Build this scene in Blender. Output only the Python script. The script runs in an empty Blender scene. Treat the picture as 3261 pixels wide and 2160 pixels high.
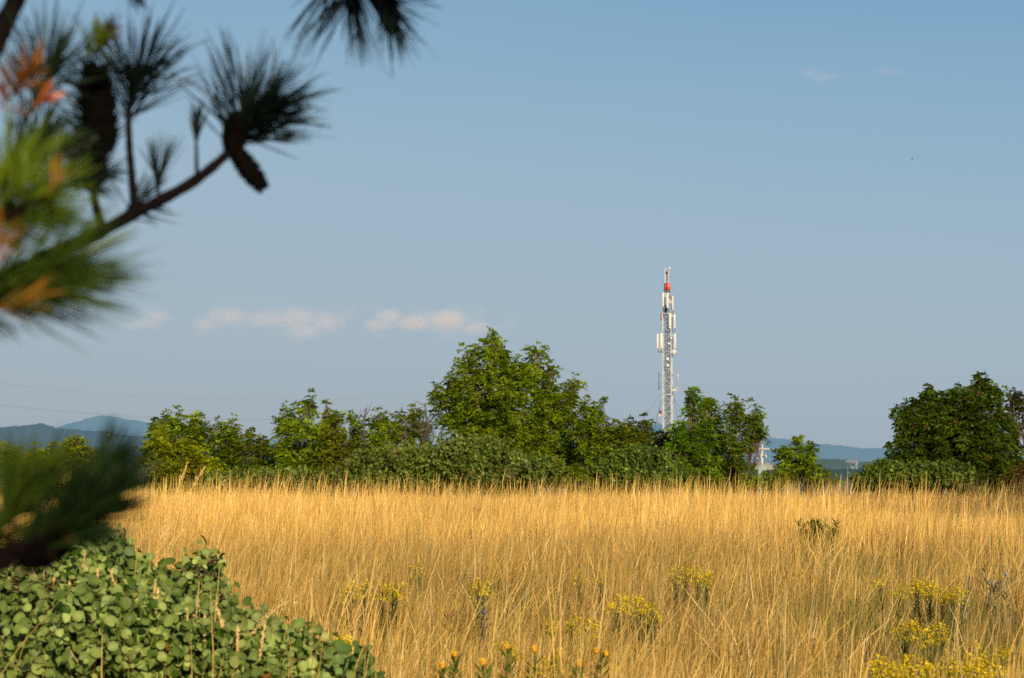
import bpy, math
import numpy as np
from mathutils import Vector

S = bpy.context.scene
COL = S.collection
RAD = math.radians
rng = np.random.default_rng(7)

# ------------------------------------------------------------------ camera
FPX = 3261 * 50 / 23.5
HY = 1485.0
EYE = 1.65
TH = math.atan((HY - 1080) / FPX)
cam_d = bpy.data.cameras.new('camera')
cam_d.lens = 50; cam_d.sensor_width = 23.5
cam_d.clip_start = 0.05; cam_d.clip_end = 90000
cam_d.dof.use_dof = True
cam_d.dof.focus_distance = 18.0
cam_d.dof.aperture_fstop = 5.6
cam = bpy.data.objects.new('camera', cam_d); COL.objects.link(cam)
cam.location = (0, 0, EYE); cam.rotation_euler = (RAD(90) + TH, 0, 0)
S.camera = cam

_f = np.array([0, math.cos(TH), math.sin(TH)]); _u = np.array([0, -math.sin(TH), math.cos(TH)]); _r = np.array([1.0, 0, 0])
def P(px, py, Y):
    """world point at depth Y (metres ahead) that the photograph shows at (px, py)"""
    d = _f + (px - 1630.5) / FPX * _r + (1080 - py) / FPX * _u
    return np.array([0, 0, EYE]) + d * (Y / d[1])

# ------------------------------------------------------------------ ground profile
_gy = np.array([-60, 0, 10, 25, 34, 40, 47, 60, 90, 150, 230, 500, 1000, 2500, 6000, 60000.])
_gz = np.array([-.8, 0,   .11, .25, .30, .30, .16, -.4, -2.5, -5.5, -9, -24, -50, -100, -120, -130.])
def gz(x, y):
    x = np.asarray(x, float); y = np.asarray(y, float)
    z = np.interp(y, _gy, _gz)
    near = np.clip(1 - (np.abs(y) / 120), 0, 1)
    return z + near * (.035 * np.sin(x * .55 + .3 * y) + .03 * np.sin(y * .42 - .35 * x + 1.0))

# ------------------------------------------------------------------ helpers
def props(o, label=None, cat=None, group=None, kind=None):
    if label: o['label'] = label
    if cat: o['category'] = cat
    if group: o['group'] = group
    if kind: o['kind'] = kind
    return o

def empty(name, loc, label, cat, group=None):
    o = bpy.data.objects.new(name, None); o.empty_display_size = .1
    COL.objects.link(o); o.location = [float(c) for c in loc]
    return props(o, label, cat, group)

def mesh_obj(name, V, F, mat, parent=None, col=None, smooth=False):
    """V (n,3) world coordinates, F list of int arrays (m,4) / (m,3) / python lists"""
    V = np.asarray(V, np.float64).reshape(-1, 3)
    if parent is not None:
        V = V - np.array(parent_world(parent))
    me = bpy.data.meshes.new(name)
    Fs = F if isinstance(F, (list, tuple)) else [F]
    arrs = [np.asarray(f, np.int32) for f in Fs if len(f)]
    nl = sum(a.size for a in arrs); nf = sum(len(a) for a in arrs)
    me.vertices.add(len(V)); me.vertices.foreach_set('co', V.astype(np.float32).ravel())
    me.loops.add(nl); me.loops.foreach_set('vertex_index', np.concatenate([a.ravel() for a in arrs]))
    me.polygons.add(nf)
    starts = []; s = 0
    for a in arrs:
        k = a.shape[1]; starts.append(s + np.arange(len(a)) * k); s += a.size
    me.polygons.foreach_set('loop_start', np.concatenate(starts).astype(np.int32))
    if smooth:
        me.polygons.foreach_set('use_smooth', np.ones(nf, bool))
    if col is not None:
        at = me.attributes.new('tint', 'FLOAT_COLOR', 'POINT')
        c4 = np.ones((len(V), 4), np.float32); c4[:, :3] = col
        at.data.foreach_set('color', c4.ravel())
    me.update(calc_edges=True); me.validate()
    if mat: me.materials.append(mat)
    o = bpy.data.objects.new(name, me); COL.objects.link(o)
    if parent is not None: o.parent = parent
    return o

def parent_world(p):
    t = np.zeros(3)
    while p is not None:
        t = t + np.array(p.location); p = p.parent
    return t

class MB:
    """collects simple shapes into one mesh"""
    def __init__(s): s.V = []; s.F4 = []; s.F3 = []; s.C = []; s.n = 0
    def add(s, V, F4=(), F3=(), c=(1, 1, 1)):
        V = np.asarray(V, float).reshape(-1, 3)
        s.V.append(V)
        if len(F4): s.F4.append(np.asarray(F4, np.int32) + s.n)
        if len(F3): s.F3.append(np.asarray(F3, np.int32) + s.n)
        c = np.asarray(c, float)
        s.C.append(np.broadcast_to(c, V.shape) if c.ndim == 1 else c)
        s.n += len(V)
    def box(s, lo, hi, c=(1, 1, 1)):
        x0, y0, z0 = lo; x1, y1, z1 = hi
        s.add([(x0,y0,z0),(x1,y0,z0),(x1,y1,z0),(x0,y1,z0),(x0,y0,z1),(x1,y0,z1),(x1,y1,z1),(x0,y1,z1)],
              [(0,3,2,1),(4,5,6,7),(0,1,5,4),(1,2,6,5),(2,3,7,6),(3,0,4,7)], c=c)
    def rbox(s, lo, hi, rad, ang=0.0, n=4, c=(1, 1, 1)):
        """upright box with rounded vertical corners, turned by ang about its own axis"""
        lo = np.array(lo); hi = np.array(hi); m = (lo + hi) / 2; h = (hi - lo) / 2
        pts = []
        for cx, cy, a0 in ((1, 1, 0), (-1, 1, 90), (-1, -1, 180), (1, -1, 270)):
            for k in range(n):
                a = RAD(a0 + 90 * k / (n - 1))
                pts.append((cx * (h[0] - rad) + rad * math.cos(a), cy * (h[1] - rad) + rad * math.sin(a)))
        pts = np.array(pts); ca, sa = math.cos(ang), math.sin(ang)
        pts = np.stack([pts[:, 0] * ca - pts[:, 1] * sa, pts[:, 0] * sa + pts[:, 1] * ca], 1)
        k = len(pts); V = []
        e = rad * .6
        for z, sc in ((-h[2], .86), (-h[2] + e, 1), (h[2] - e, 1), (h[2], .86)):
            V += [(m[0] + p[0] * sc, m[1] + p[1] * sc, m[2] + z) for p in pts]
        V += [(m[0], m[1], m[2] - h[2]), (m[0], m[1], m[2] + h[2])]
        F4 = [(r * k + i, r * k + (i + 1) % k, (r + 1) * k + (i + 1) % k, (r + 1) * k + i) for r in range(3) for i in range(k)]
        F3 = [(4 * k, (i + 1) % k, i) for i in range(k)] + [(4 * k + 1, 3 * k + i, 3 * k + (i + 1) % k) for i in range(k)]
        s.add(V, F4, F3, c=c)
    def tube(s, pts, radii, n=6, c=(1, 1, 1)):
        pts = np.asarray(pts, float); m = len(pts)
        radii = np.broadcast_to(np.asarray(radii, float), (m,))
        T = np.gradient(pts, axis=0); T /= np.linalg.norm(T, axis=1)[:, None] + 1e-9
        ref = np.array([1.0, 0, 0]) if abs(T[0][0]) < .8 else np.array([0, 1.0, 0])
        V = []
        for i in range(m):
            a = np.cross(T[i], ref); a /= np.linalg.norm(a) + 1e-9; b = np.cross(T[i], a)
            for k in range(n):
                t = 2 * math.pi * k / n
                V.append(pts[i] + radii[i] * (a * math.cos(t) + b * math.sin(t)))
        F = [(i * n + k, i * n + (k + 1) % n, (i + 1) * n + (k + 1) % n, (i + 1) * n + k) for i in range(m - 1) for k in range(n)]
        V.append(pts[0]); V.append(pts[-1])
        F3 = [(m * n, (k + 1) % n, k) for k in range(n)] + [(m * n + 1, (m - 1) * n + k, (m - 1) * n + (k + 1) % n) for k in range(n)]
        s.add(V, F, F3, c=c)
    def lathe(s, c0, axis, prof, n=16, c=(1, 1, 1)):
        """prof: list of (distance along axis, radius)"""
        axis = np.array(axis, float); axis /= np.linalg.norm(axis)
        ref = np.array([0, 0, 1.0]) if abs(axis[2]) < .8 else np.array([1.0, 0, 0])
        a = np.cross(axis, ref); a /= np.linalg.norm(a); b = np.cross(axis, a); c0 = np.array(c0, float)
        V = [c0 + axis * d + r * (a * math.cos(2 * math.pi * k / n) + b * math.sin(2 * math.pi * k / n)) for d, r in prof for k in range(n)]
        m = len(prof)
        F = [(i * n + k, i * n + (k + 1) % n, (i + 1) * n + (k + 1) % n, (i + 1) * n + k) for i in range(m - 1) for k in range(n)]
        s.add(V, F, c=c)
    def build(s, name, mat, parent=None, smooth=False):
        F = []
        if s.F4: F.append(np.concatenate(s.F4))
        if s.F3: F.append(np.concatenate(s.F3))
        return mesh_obj(name, np.concatenate(s.V), F, mat, parent, np.concatenate(s.C), smooth)

def unit(v):
    return v / (np.linalg.norm(v, axis=-1, keepdims=True) + 1e-9)

def bez(p0, p1, p2, n=7):
    t = np.linspace(0, 1, n)[:, None]
    return (1 - t) ** 2 * p0 + 2 * t * (1 - t) * p1 + t * t * p2

# ------------------------------------------------------------------ materials
def new_mat(name):
    m = bpy.data.materials.new(name); m.use_nodes = True
    nt = m.node_tree; nt.nodes.clear()
    out = nt.nodes.new('ShaderNodeOutputMaterial')
    return m, nt, out

def N(nt, typ, **kw):
    n = nt.nodes.new(typ)
    for k, v in kw.items(): setattr(n, k, v)
    return n

def leaf_mat(name, transl=.3, gloss=.06, rough=.45, tcol=(1.25, 1.2, .5), var=.25, vscale=3.0):
    """foliage: vertex tint, broken up by noise, part of the light passing through"""
    m, nt, out = new_mat(name); L = nt.links.new
    at = N(nt, 'ShaderNodeAttribute', attribute_name='tint')
    geo = N(nt, 'ShaderNodeNewGeometry')
    no = N(nt, 'ShaderNodeTexNoise'); no.inputs['Scale'].default_value = vscale
    L(geo.outputs['Position'], no.inputs['Vector'])
    mr = N(nt, 'ShaderNodeMapRange'); mr.inputs[1].default_value = .3; mr.inputs[2].default_value = .7
    mr.inputs[3].default_value = 1 - var; mr.inputs[4].default_value = 1 + var
    L(no.outputs['Fac'], mr.inputs[0])
    mu = N(nt, 'ShaderNodeVectorMath', operation='MULTIPLY'); L(at.outputs['Color'], mu.inputs[0]); L(mr.outputs[0], mu.inputs[1])
    di = N(nt, 'ShaderNodeBsdfDiffuse'); L(mu.outputs[0], di.inputs['Color'])
    tm = N(nt, 'ShaderNodeVectorMath', operation='MULTIPLY'); L(mu.outputs[0], tm.inputs[0]); tm.inputs[1].default_value = tcol
    tr = N(nt, 'ShaderNodeBsdfTranslucent'); L(tm.outputs[0], tr.inputs['Color'])
    mx = N(nt, 'ShaderNodeMixShader'); mx.inputs[0].default_value = transl; L(di.outputs[0], mx.inputs[1]); L(tr.outputs[0], mx.inputs[2])
    gl = N(nt, 'ShaderNodeBsdfGlossy'); gl.inputs['Roughness'].default_value = rough; gl.inputs['Color'].default_value = (1, 1, 1, 1)
    m2 = N(nt, 'ShaderNodeMixShader'); m2.inputs[0].default_value = gloss; L(mx.outputs[0], m2.inputs[1]); L(gl.outputs[0], m2.inputs[2])
    L(m2.outputs[0], out.inputs['Surface'])
    return m

def paint_mat(name, color, rough=.5, metal=0.0, var=.12, scale=6.0, tint=False):
    m, nt, out = new_mat(name); L = nt.links.new
    b = N(nt, 'ShaderNodeBsdfPrincipled'); b.inputs['Roughness'].default_value = rough; b.inputs['Metallic'].default_value = metal
    if rough > .85: b.inputs['Specular IOR Level'].default_value = .05
    co = N(nt, 'ShaderNodeTexCoord'); no = N(nt, 'ShaderNodeTexNoise'); no.inputs['Scale'].default_value = scale; no.inputs['Detail'].default_value = 6
    L(co.outputs['Object'], no.inputs['Vector'])
    mr = N(nt, 'ShaderNodeMapRange'); mr.inputs[1].default_value = .3; mr.inputs[2].default_value = .7
    mr.inputs[3].default_value = 1 - var; mr.inputs[4].default_value = 1 + var; L(no.outputs['Fac'], mr.inputs[0])
    mu = N(nt, 'ShaderNodeVectorMath', operation='MULTIPLY'); L(mr.outputs[0], mu.inputs[1])
    if tint:
        at = N(nt, 'ShaderNodeAttribute', attribute_name='tint'); L(at.outputs['Color'], mu.inputs[0])
    else:
        mu.inputs[0].default_value = color
    L(mu.outputs[0], b.inputs['Base Color']); L(b.outputs[0], out.inputs['Surface'])
    return m

M_GRASS = leaf_mat('dry_grass_blades', transl=.28, gloss=.03, rough=.4, tcol=(1.15, 1.05, .7), var=.18, vscale=.9)
M_LEAF = leaf_mat('tree_leaves', transl=.42, gloss=.015, var=.3, vscale=1.3)
M_ROUND = leaf_mat('smoke_bush_leaves', transl=.22, gloss=.015, rough=.5, tcol=(1.2, 1.2, .4), var=.25, vscale=4)
M_NEEDLE = leaf_mat('pine_needles', transl=.15, gloss=.015, rough=.4, var=.2, vscale=30)
M_FLOWER = leaf_mat('petals', transl=.25, gloss=.02, tcol=(1.1, 1, .6), var=.12, vscale=60)
M_BARK = paint_mat('bark', (.13, .095, .07), .9, var=.45, scale=14, tint=True)
M_STEEL = paint_mat('galvanised_steel', (.62, .63, .62), .5, .0, var=.12, scale=1.5)
M_DARKSTEEL = paint_mat('dark_steel', (.09, .1, .125), .6, .2, var=.2, scale=2)
M_CABLE = paint_mat('black_cable', (.09, .105, .14), .6, 0, var=.2, scale=5)
M_PANEL = paint_mat('antenna_radome', (.72, .70, .64), .45, 0, var=.06, scale=2.5)
M_ORANGE = paint_mat('orange_paint', (.60, .08, .016), .45, 0, var=.1, scale=3)
M_RED = paint_mat('dark_red_paint', (.26, .03, .03), .5, 0, var=.15, scale=3)
M_RUST = paint_mat('rusty_steel', (.3, .16, .12), .7, 0, var=.3, scale=3)
M_CONC = paint_mat('pale_concrete', (.55, .5, .43), .85, 0, var=.15, scale=4)
M_BOXGREEN = paint_mat('grey_green_sheet_metal', (.3, .36, .33), .5, .0, var=.1, scale=3)
M_CERAMIC = paint_mat('white_ceramic', (.75, .74, .72), .3, 0, var=.05, scale=5)
M_WIRE = paint_mat('power_wire', (.26, .27, .28), .6, .1, var=.1, scale=2)
M_BIRD = paint_mat('dark_feathers', (.02, .02, .025), .7, 0, var=.3, scale=30)

# ------------------------------------------------------------------ world and sun
SUN_EL, SUN_AZ = 21.0, 15.0         # elevation; degrees to the right of straight behind the camera
w = bpy.data.worlds.new('World'); S.world = w; w.use_nodes = True
nt = w.node_tree; nt.nodes.clear(); L = nt.links.new
wo = N(nt, 'ShaderNodeOutputWorld'); bg = N(nt, 'ShaderNodeBackground'); bg.inputs['Strength'].default_value = .1
sky = N(nt, 'ShaderNodeTexSky'); sky.sky_type = 'NISHITA'; sky.sun_disc = False
sky.sun_elevation = RAD(SUN_EL); sky.sun_rotation = RAD(180 - SUN_AZ)
sky.altitude = 300; sky.air_density = 1.0; sky.dust_density = 1.6; sky.ozone_density = 1.2
tc = N(nt, 'ShaderNodeTexCoord'); sp = N(nt, 'ShaderNodeSeparateXYZ'); L(tc.outputs['Generated'], sp.inputs[0])
# evening haze: pale grey-blue near the horizon, clearing upwards
rp = N(nt, 'ShaderNodeValToRGB'); cr = rp.color_ramp
mz = N(nt, 'ShaderNodeMapRange'); mz.inputs[1].default_value = -.02; mz.inputs[2].default_value = .6; L(sp.outputs['Z'], mz.inputs[0])
nz = N(nt, 'ShaderNodeTexNoise'); nz.inputs['Scale'].default_value = 5; nz.inputs['Detail'].default_value = 3
mp = N(nt, 'ShaderNodeMapping'); mp.inputs['Scale'].default_value = (1, 1, 7); L(tc.outputs['Generated'], mp.inputs[0]); L(mp.outputs[0], nz.inputs['Vector'])
ad = N(nt, 'ShaderNodeMath', operation='MULTIPLY_ADD'); ad.inputs[1].default_value = .03; L(nz.outputs['Fac'], ad.inputs[0]); L(mz.outputs[0], ad.inputs[2])
ax = N(nt, 'ShaderNodeMath', operation='MULTIPLY_ADD'); ax.inputs[1].default_value = .15; L(sp.outputs['X'], ax.inputs[0]); L(ad.outputs[0], ax.inputs[2])
L(ax.outputs[0], rp.inputs[0])
def lin(r, g, b):
    return [((c / 255 + .055) / 1.055) ** 2.4 if c > 10 else c / 255 / 12.92 for c in (r, g, b)] + [1]
SKY = [(0.0, (159, 172, 182)), (.06, (160, 173, 186)), (.13, (160, 178, 193)), (.24, (154, 180, 198)), (.36, (135, 172, 199)), (.44, (116, 161, 194)), (.6, (62, 108, 156)), (1.0, (34, 70, 118))]
while len(cr.elements) < len(SKY): cr.elements.new(.5)
for e, (p, c) in zip(cr.elements, SKY): e.position = p; e.color = lin(*c)
sc = N(nt, 'ShaderNodeVectorMath', operation='SCALE'); sc.inputs['Scale'].default_value = 10.0; L(rp.outputs[0], sc.inputs[0])
mxw = N(nt, 'ShaderNodeMix', data_type='RGBA'); mxw.inputs[0].default_value = .92
L(sky.outputs[0], mxw.inputs[6]); L(sc.outputs[0], mxw.inputs[7])
L(mxw.outputs[2], bg.inputs['Color']); L(bg.outputs[0], wo.inputs['Surface'])

sd = bpy.data.lights.new('sun', 'SUN'); sd.energy = 5.0; sd.angle = RAD(.5); sd.color = (1.0, .80, .54)
so = bpy.data.objects.new('sun', sd); COL.objects.link(so)
SDIR = Vector((math.sin(RAD(SUN_AZ)) * math.cos(RAD(SUN_EL)), -math.cos(RAD(SUN_AZ)) * math.cos(RAD(SUN_EL)), math.sin(RAD(SUN_EL))))
so.rotation_euler = SDIR.to_track_quat('Z', 'Y').to_euler(); so.location = (20, -60, 40)

# ------------------------------------------------------------------ ground sheet
def ground():
    xs = np.concatenate([-np.geomspace(40, 60000, 28)[::-1], np.linspace(-36, 36, 49), np.geomspace(40, 60000, 28)])
    ys = np.concatenate([-np.geomspace(12, 60000, 18)[::-1], np.linspace(-10, 100, 74), np.geomspace(106, 60000, 46)])
    X, Y = np.meshgrid(xs, ys); Z = gz(X, Y)
    V = np.stack([X, Y, Z], -1).reshape(-1, 3); nx = len(xs)
    i = np.arange((len(ys) - 1) * (nx - 1)); r = i // (nx - 1); c = i % (nx - 1); a = r * nx + c
    F = np.stack([a, a + 1, a + nx + 1, a + nx], 1)
    m, nt, out = new_mat('dry_meadow_soil'); L = nt.links.new
    b = N(nt, 'ShaderNodeBsdfPrincipled'); b.inputs['Roughness'].default_value = .95
    geo = N(nt, 'ShaderNodeNewGeometry'); n1 = N(nt, 'ShaderNodeTexNoise'); n1.inputs['Scale'].default_value = .8; n1.inputs['Detail'].default_value = 8
    L(geo.outputs['Position'], n1.inputs['Vector'])
    r1 = N(nt, 'ShaderNodeValToRGB'); r1.color_ramp.elements[0].position = .35; r1.color_ramp.elements[1].position = .68
    r1.color_ramp.elements[0].color = (.07, .06, .022, 1); r1.color_ramp.elements[1].color = (.22, .15, .06, 1); L(n1.outputs['Fac'], r1.inputs[0])
    n2 = N(nt, 'ShaderNodeTexNoise'); n2.inputs['Scale'].default_value = .004; n2.inputs['Detail'].default_value = 4; L(geo.outputs['Position'], n2.inputs['Vector'])
    r2 = N(nt, 'ShaderNodeValToRGB'); r2.color_ramp.elements[0].position = .42; r2.color_ramp.elements[1].position = .58
    r2.color_ramp.elements[0].color = (.03, .055, .03, 1); r2.color_ramp.elements[1].color = (.2, .17, .1, 1); L(n2.outputs['Fac'], r2.inputs[0])
    sp = N(nt, 'ShaderNodeSeparateXYZ'); L(geo.outputs['Position'], sp.inputs[0])
    mr = N(nt, 'ShaderNodeMapRange'); mr.inputs[1].default_value = 60; mr.inputs[2].default_value = 300; L(sp.outputs['Y'], mr.inputs[0])
    mx = N(nt, 'ShaderNodeMix', data_type='RGBA'); L(mr.outputs[0], mx.inputs[0]); L(r1.outputs[0], mx.inputs[6]); L(r2.outputs[0], mx.inputs[7])
    L(mx.outputs[2], b.inputs['Base Color']); L(b.outputs[0], out.inputs['Surface'])
    props(mesh_obj('ground', V, F, m, smooth=True), kind='structure')
ground()

# ------------------------------------------------------------------ distant hills
def hill_mat(name, base, haze, amount, cliff=None, scale=.02):
    """wooded slope seen through kilometres of evening haze (air light added to the surface)"""
    m, nt, out = new_mat(name); L = nt.links.new
    geo = N(nt, 'ShaderNodeNewGeometry'); n1 = N(nt, 'ShaderNodeTexNoise'); n1.inputs['Scale'].default_value = scale; n1.inputs['Detail'].default_value = 8
    n1.inputs['Roughness'].default_value = .7
    L(geo.outputs['Position'], n1.inputs['Vector'])
    r1 = N(nt, 'ShaderNodeValToRGB'); r1.color_ramp.elements[0].position = .3; r1.color_ramp.elements[1].position = .7
    b0 = np.array(base); r1.color_ramp.elements[0].color = (*(b0 * .45), 1); r1.color_ramp.elements[1].color = (*(b0 * 1.6), 1); L(n1.outputs['Fac'], r1.inputs[0])
    cur = r1.outputs[0]
    if cliff:
        at = N(nt, 'ShaderNodeAttribute', attribute_name='tint'); s2 = N(nt, 'ShaderNodeSeparateColor'); L(at.outputs['Color'], s2.inputs[0])
        n2 = N(nt, 'ShaderNodeTexNoise'); n2.inputs['Scale'].default_value = .05; n2.inputs['Detail'].default_value = 6; L(geo.outputs['Position'], n2.inputs['Vector'])
        mm = N(nt, 'ShaderNodeMath', operation='MULTIPLY_ADD'); mm.inputs[1].default_value = 1.6; L(n2.outputs['Fac'], mm.inputs[0]); mm.inputs[2].default_value = -.8
        aa = N(nt, 'ShaderNodeMath', operation='ADD'); L(mm.outputs[0], aa.inputs[0]); L(s2.outputs[0], aa.inputs[1])
        st = N(nt, 'ShaderNodeMapRange'); st.inputs[1].default_value = .36; st.inputs[2].default_value = .55; L(aa.outputs[0], st.inputs[0])
        mx = N(nt, 'ShaderNodeMix', data_type='RGBA'); L(st.outputs[0], mx.inputs[0]); L(cur, mx.inputs[6]); mx.inputs[7].default_value = (*cliff, 1); cur = mx.outputs[2]
    d = N(nt, 'ShaderNodeBsdfDiffuse'); L(cur, d.inputs['Color'])
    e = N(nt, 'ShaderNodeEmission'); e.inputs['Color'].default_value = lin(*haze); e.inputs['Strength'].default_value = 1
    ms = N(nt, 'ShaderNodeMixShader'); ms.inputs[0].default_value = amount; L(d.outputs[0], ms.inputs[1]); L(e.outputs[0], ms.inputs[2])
    L(ms.outputs[0], out.inputs['Surface'])
    return m

def hill(name, prof, Y, mat, rough=1.5, depth=.18, cliffs=(), seed=0):
    r = np.random.default_rng(seed)
    prof = np.array(prof, float); n = 260; rows = 12
    px = np.linspace(prof[0, 0], prof[-1, 0], n)
    py = np.interp(px, prof[:, 0], prof[:, 1])
    k = np.ones(9) / 9; py = np.convolve(np.pad(py, 4, 'edge'), k, 'valid')
    V = []; C = []
    for j in range(rows):
        t = j / (rows - 1)                     # 0 at the crest, 1 at the near foot
        yy = Y * (1 - depth * t)
        for i in range(n):
            q = P(px[i], py[i], Y)
            top = q[2] + (r.normal() * rough if j == 0 else r.normal() * rough * .8)
            foot = -130.0 if Y > 1200 else gz(0, yy) - 2
            z = foot + (top - foot) * (1 - t) ** 1.3
            x = q[0] * (1 - .4 * depth * t) + 20 * math.sin(i * .3 + j)
            V.append((x, yy + Y * .01 * math.sin(i * .21 + j * .7), z))
            c = 0
            for (cx, cw, t0, t1) in cliffs:
                if abs(px[i] - cx) < cw and t0 <= t <= t1: c = max(c, 1 - (abs(px[i] - cx) / cw) ** 2 * .8)
            C.append((c, c, c))
    for i in range(n):                          # far foot
        q = P(px[i], py[i], Y); V.append((q[0] * 1.1, Y * 1.15, -130.0)); C.append((0, 0, 0))
    F = []
    for j in range(rows - 1):
        for i in range(n - 1):
            a = j * n + i; F.append((a, a + n, a + n + 1, a + 1))
    for i in range(n - 1): F.append((i, i + 1, rows * n + i + 1, rows * n + i))
    return props(mesh_obj(name, V, np.array(F), mat, col=np.array(C, float)), kind='structure')

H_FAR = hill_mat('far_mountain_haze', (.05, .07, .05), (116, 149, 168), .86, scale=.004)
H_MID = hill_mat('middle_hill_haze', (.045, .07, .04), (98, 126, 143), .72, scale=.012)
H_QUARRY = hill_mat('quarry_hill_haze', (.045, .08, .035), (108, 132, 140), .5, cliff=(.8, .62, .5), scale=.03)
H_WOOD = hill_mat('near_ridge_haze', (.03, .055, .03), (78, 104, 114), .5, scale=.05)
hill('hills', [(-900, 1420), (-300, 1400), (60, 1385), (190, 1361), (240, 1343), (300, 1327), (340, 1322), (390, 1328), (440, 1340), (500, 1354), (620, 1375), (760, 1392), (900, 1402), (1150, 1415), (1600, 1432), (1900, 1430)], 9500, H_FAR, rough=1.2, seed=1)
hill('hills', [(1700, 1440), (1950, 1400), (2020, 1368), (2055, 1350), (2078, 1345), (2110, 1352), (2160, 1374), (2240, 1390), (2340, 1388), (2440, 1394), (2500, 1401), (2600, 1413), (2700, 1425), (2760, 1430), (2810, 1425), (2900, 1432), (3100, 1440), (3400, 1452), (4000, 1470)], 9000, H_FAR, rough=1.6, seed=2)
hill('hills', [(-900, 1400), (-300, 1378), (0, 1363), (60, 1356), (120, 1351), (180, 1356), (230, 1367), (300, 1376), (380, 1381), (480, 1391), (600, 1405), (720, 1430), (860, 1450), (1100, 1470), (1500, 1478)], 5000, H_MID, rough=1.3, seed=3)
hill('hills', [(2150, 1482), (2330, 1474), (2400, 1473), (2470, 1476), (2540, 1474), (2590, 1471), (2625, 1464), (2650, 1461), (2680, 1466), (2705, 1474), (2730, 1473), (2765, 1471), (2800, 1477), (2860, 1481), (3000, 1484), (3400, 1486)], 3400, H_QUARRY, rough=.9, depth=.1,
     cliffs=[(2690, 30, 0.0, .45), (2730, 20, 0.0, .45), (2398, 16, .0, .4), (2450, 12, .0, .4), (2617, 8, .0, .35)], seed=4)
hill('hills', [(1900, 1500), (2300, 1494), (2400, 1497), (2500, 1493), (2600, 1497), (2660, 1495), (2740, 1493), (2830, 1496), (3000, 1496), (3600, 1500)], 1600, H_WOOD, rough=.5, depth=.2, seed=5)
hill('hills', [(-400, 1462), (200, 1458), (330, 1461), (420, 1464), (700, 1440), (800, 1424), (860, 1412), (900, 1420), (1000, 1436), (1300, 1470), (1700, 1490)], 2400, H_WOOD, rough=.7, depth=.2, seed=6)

def hilltop_house():
    c = P(348, 1384, 4600); e = empty('hilltop_house', c - [0, 0, 3], 'tiny pale house on the wooded hill, above the lowest pine sprig', 'house')
    m = MB(); m.box(c + [-4, -3, -4], c + [4, 3, 1.2]); m.build('wall', paint_mat('house_wall', (.4, .36, .33), .9), e)
    m = MB(); m.add([c + [-4.5, -3.5, 1.25], c + [4.5, -3.5, 1.25], c + [4.5, 3.5, 1.25], c + [-4.5, 3.5, 1.25], c + [-4.5, 0, 3.4], c + [4.5, 0, 3.4]],
          [(0, 1, 5, 4), (2, 3, 4, 5), (0, 3, 2, 1)], [(1, 2, 5), (3, 0, 4)]); m.build('roof', paint_mat('house_roof', (.25, .17, .14), .9), e)
hilltop_house()

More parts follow.
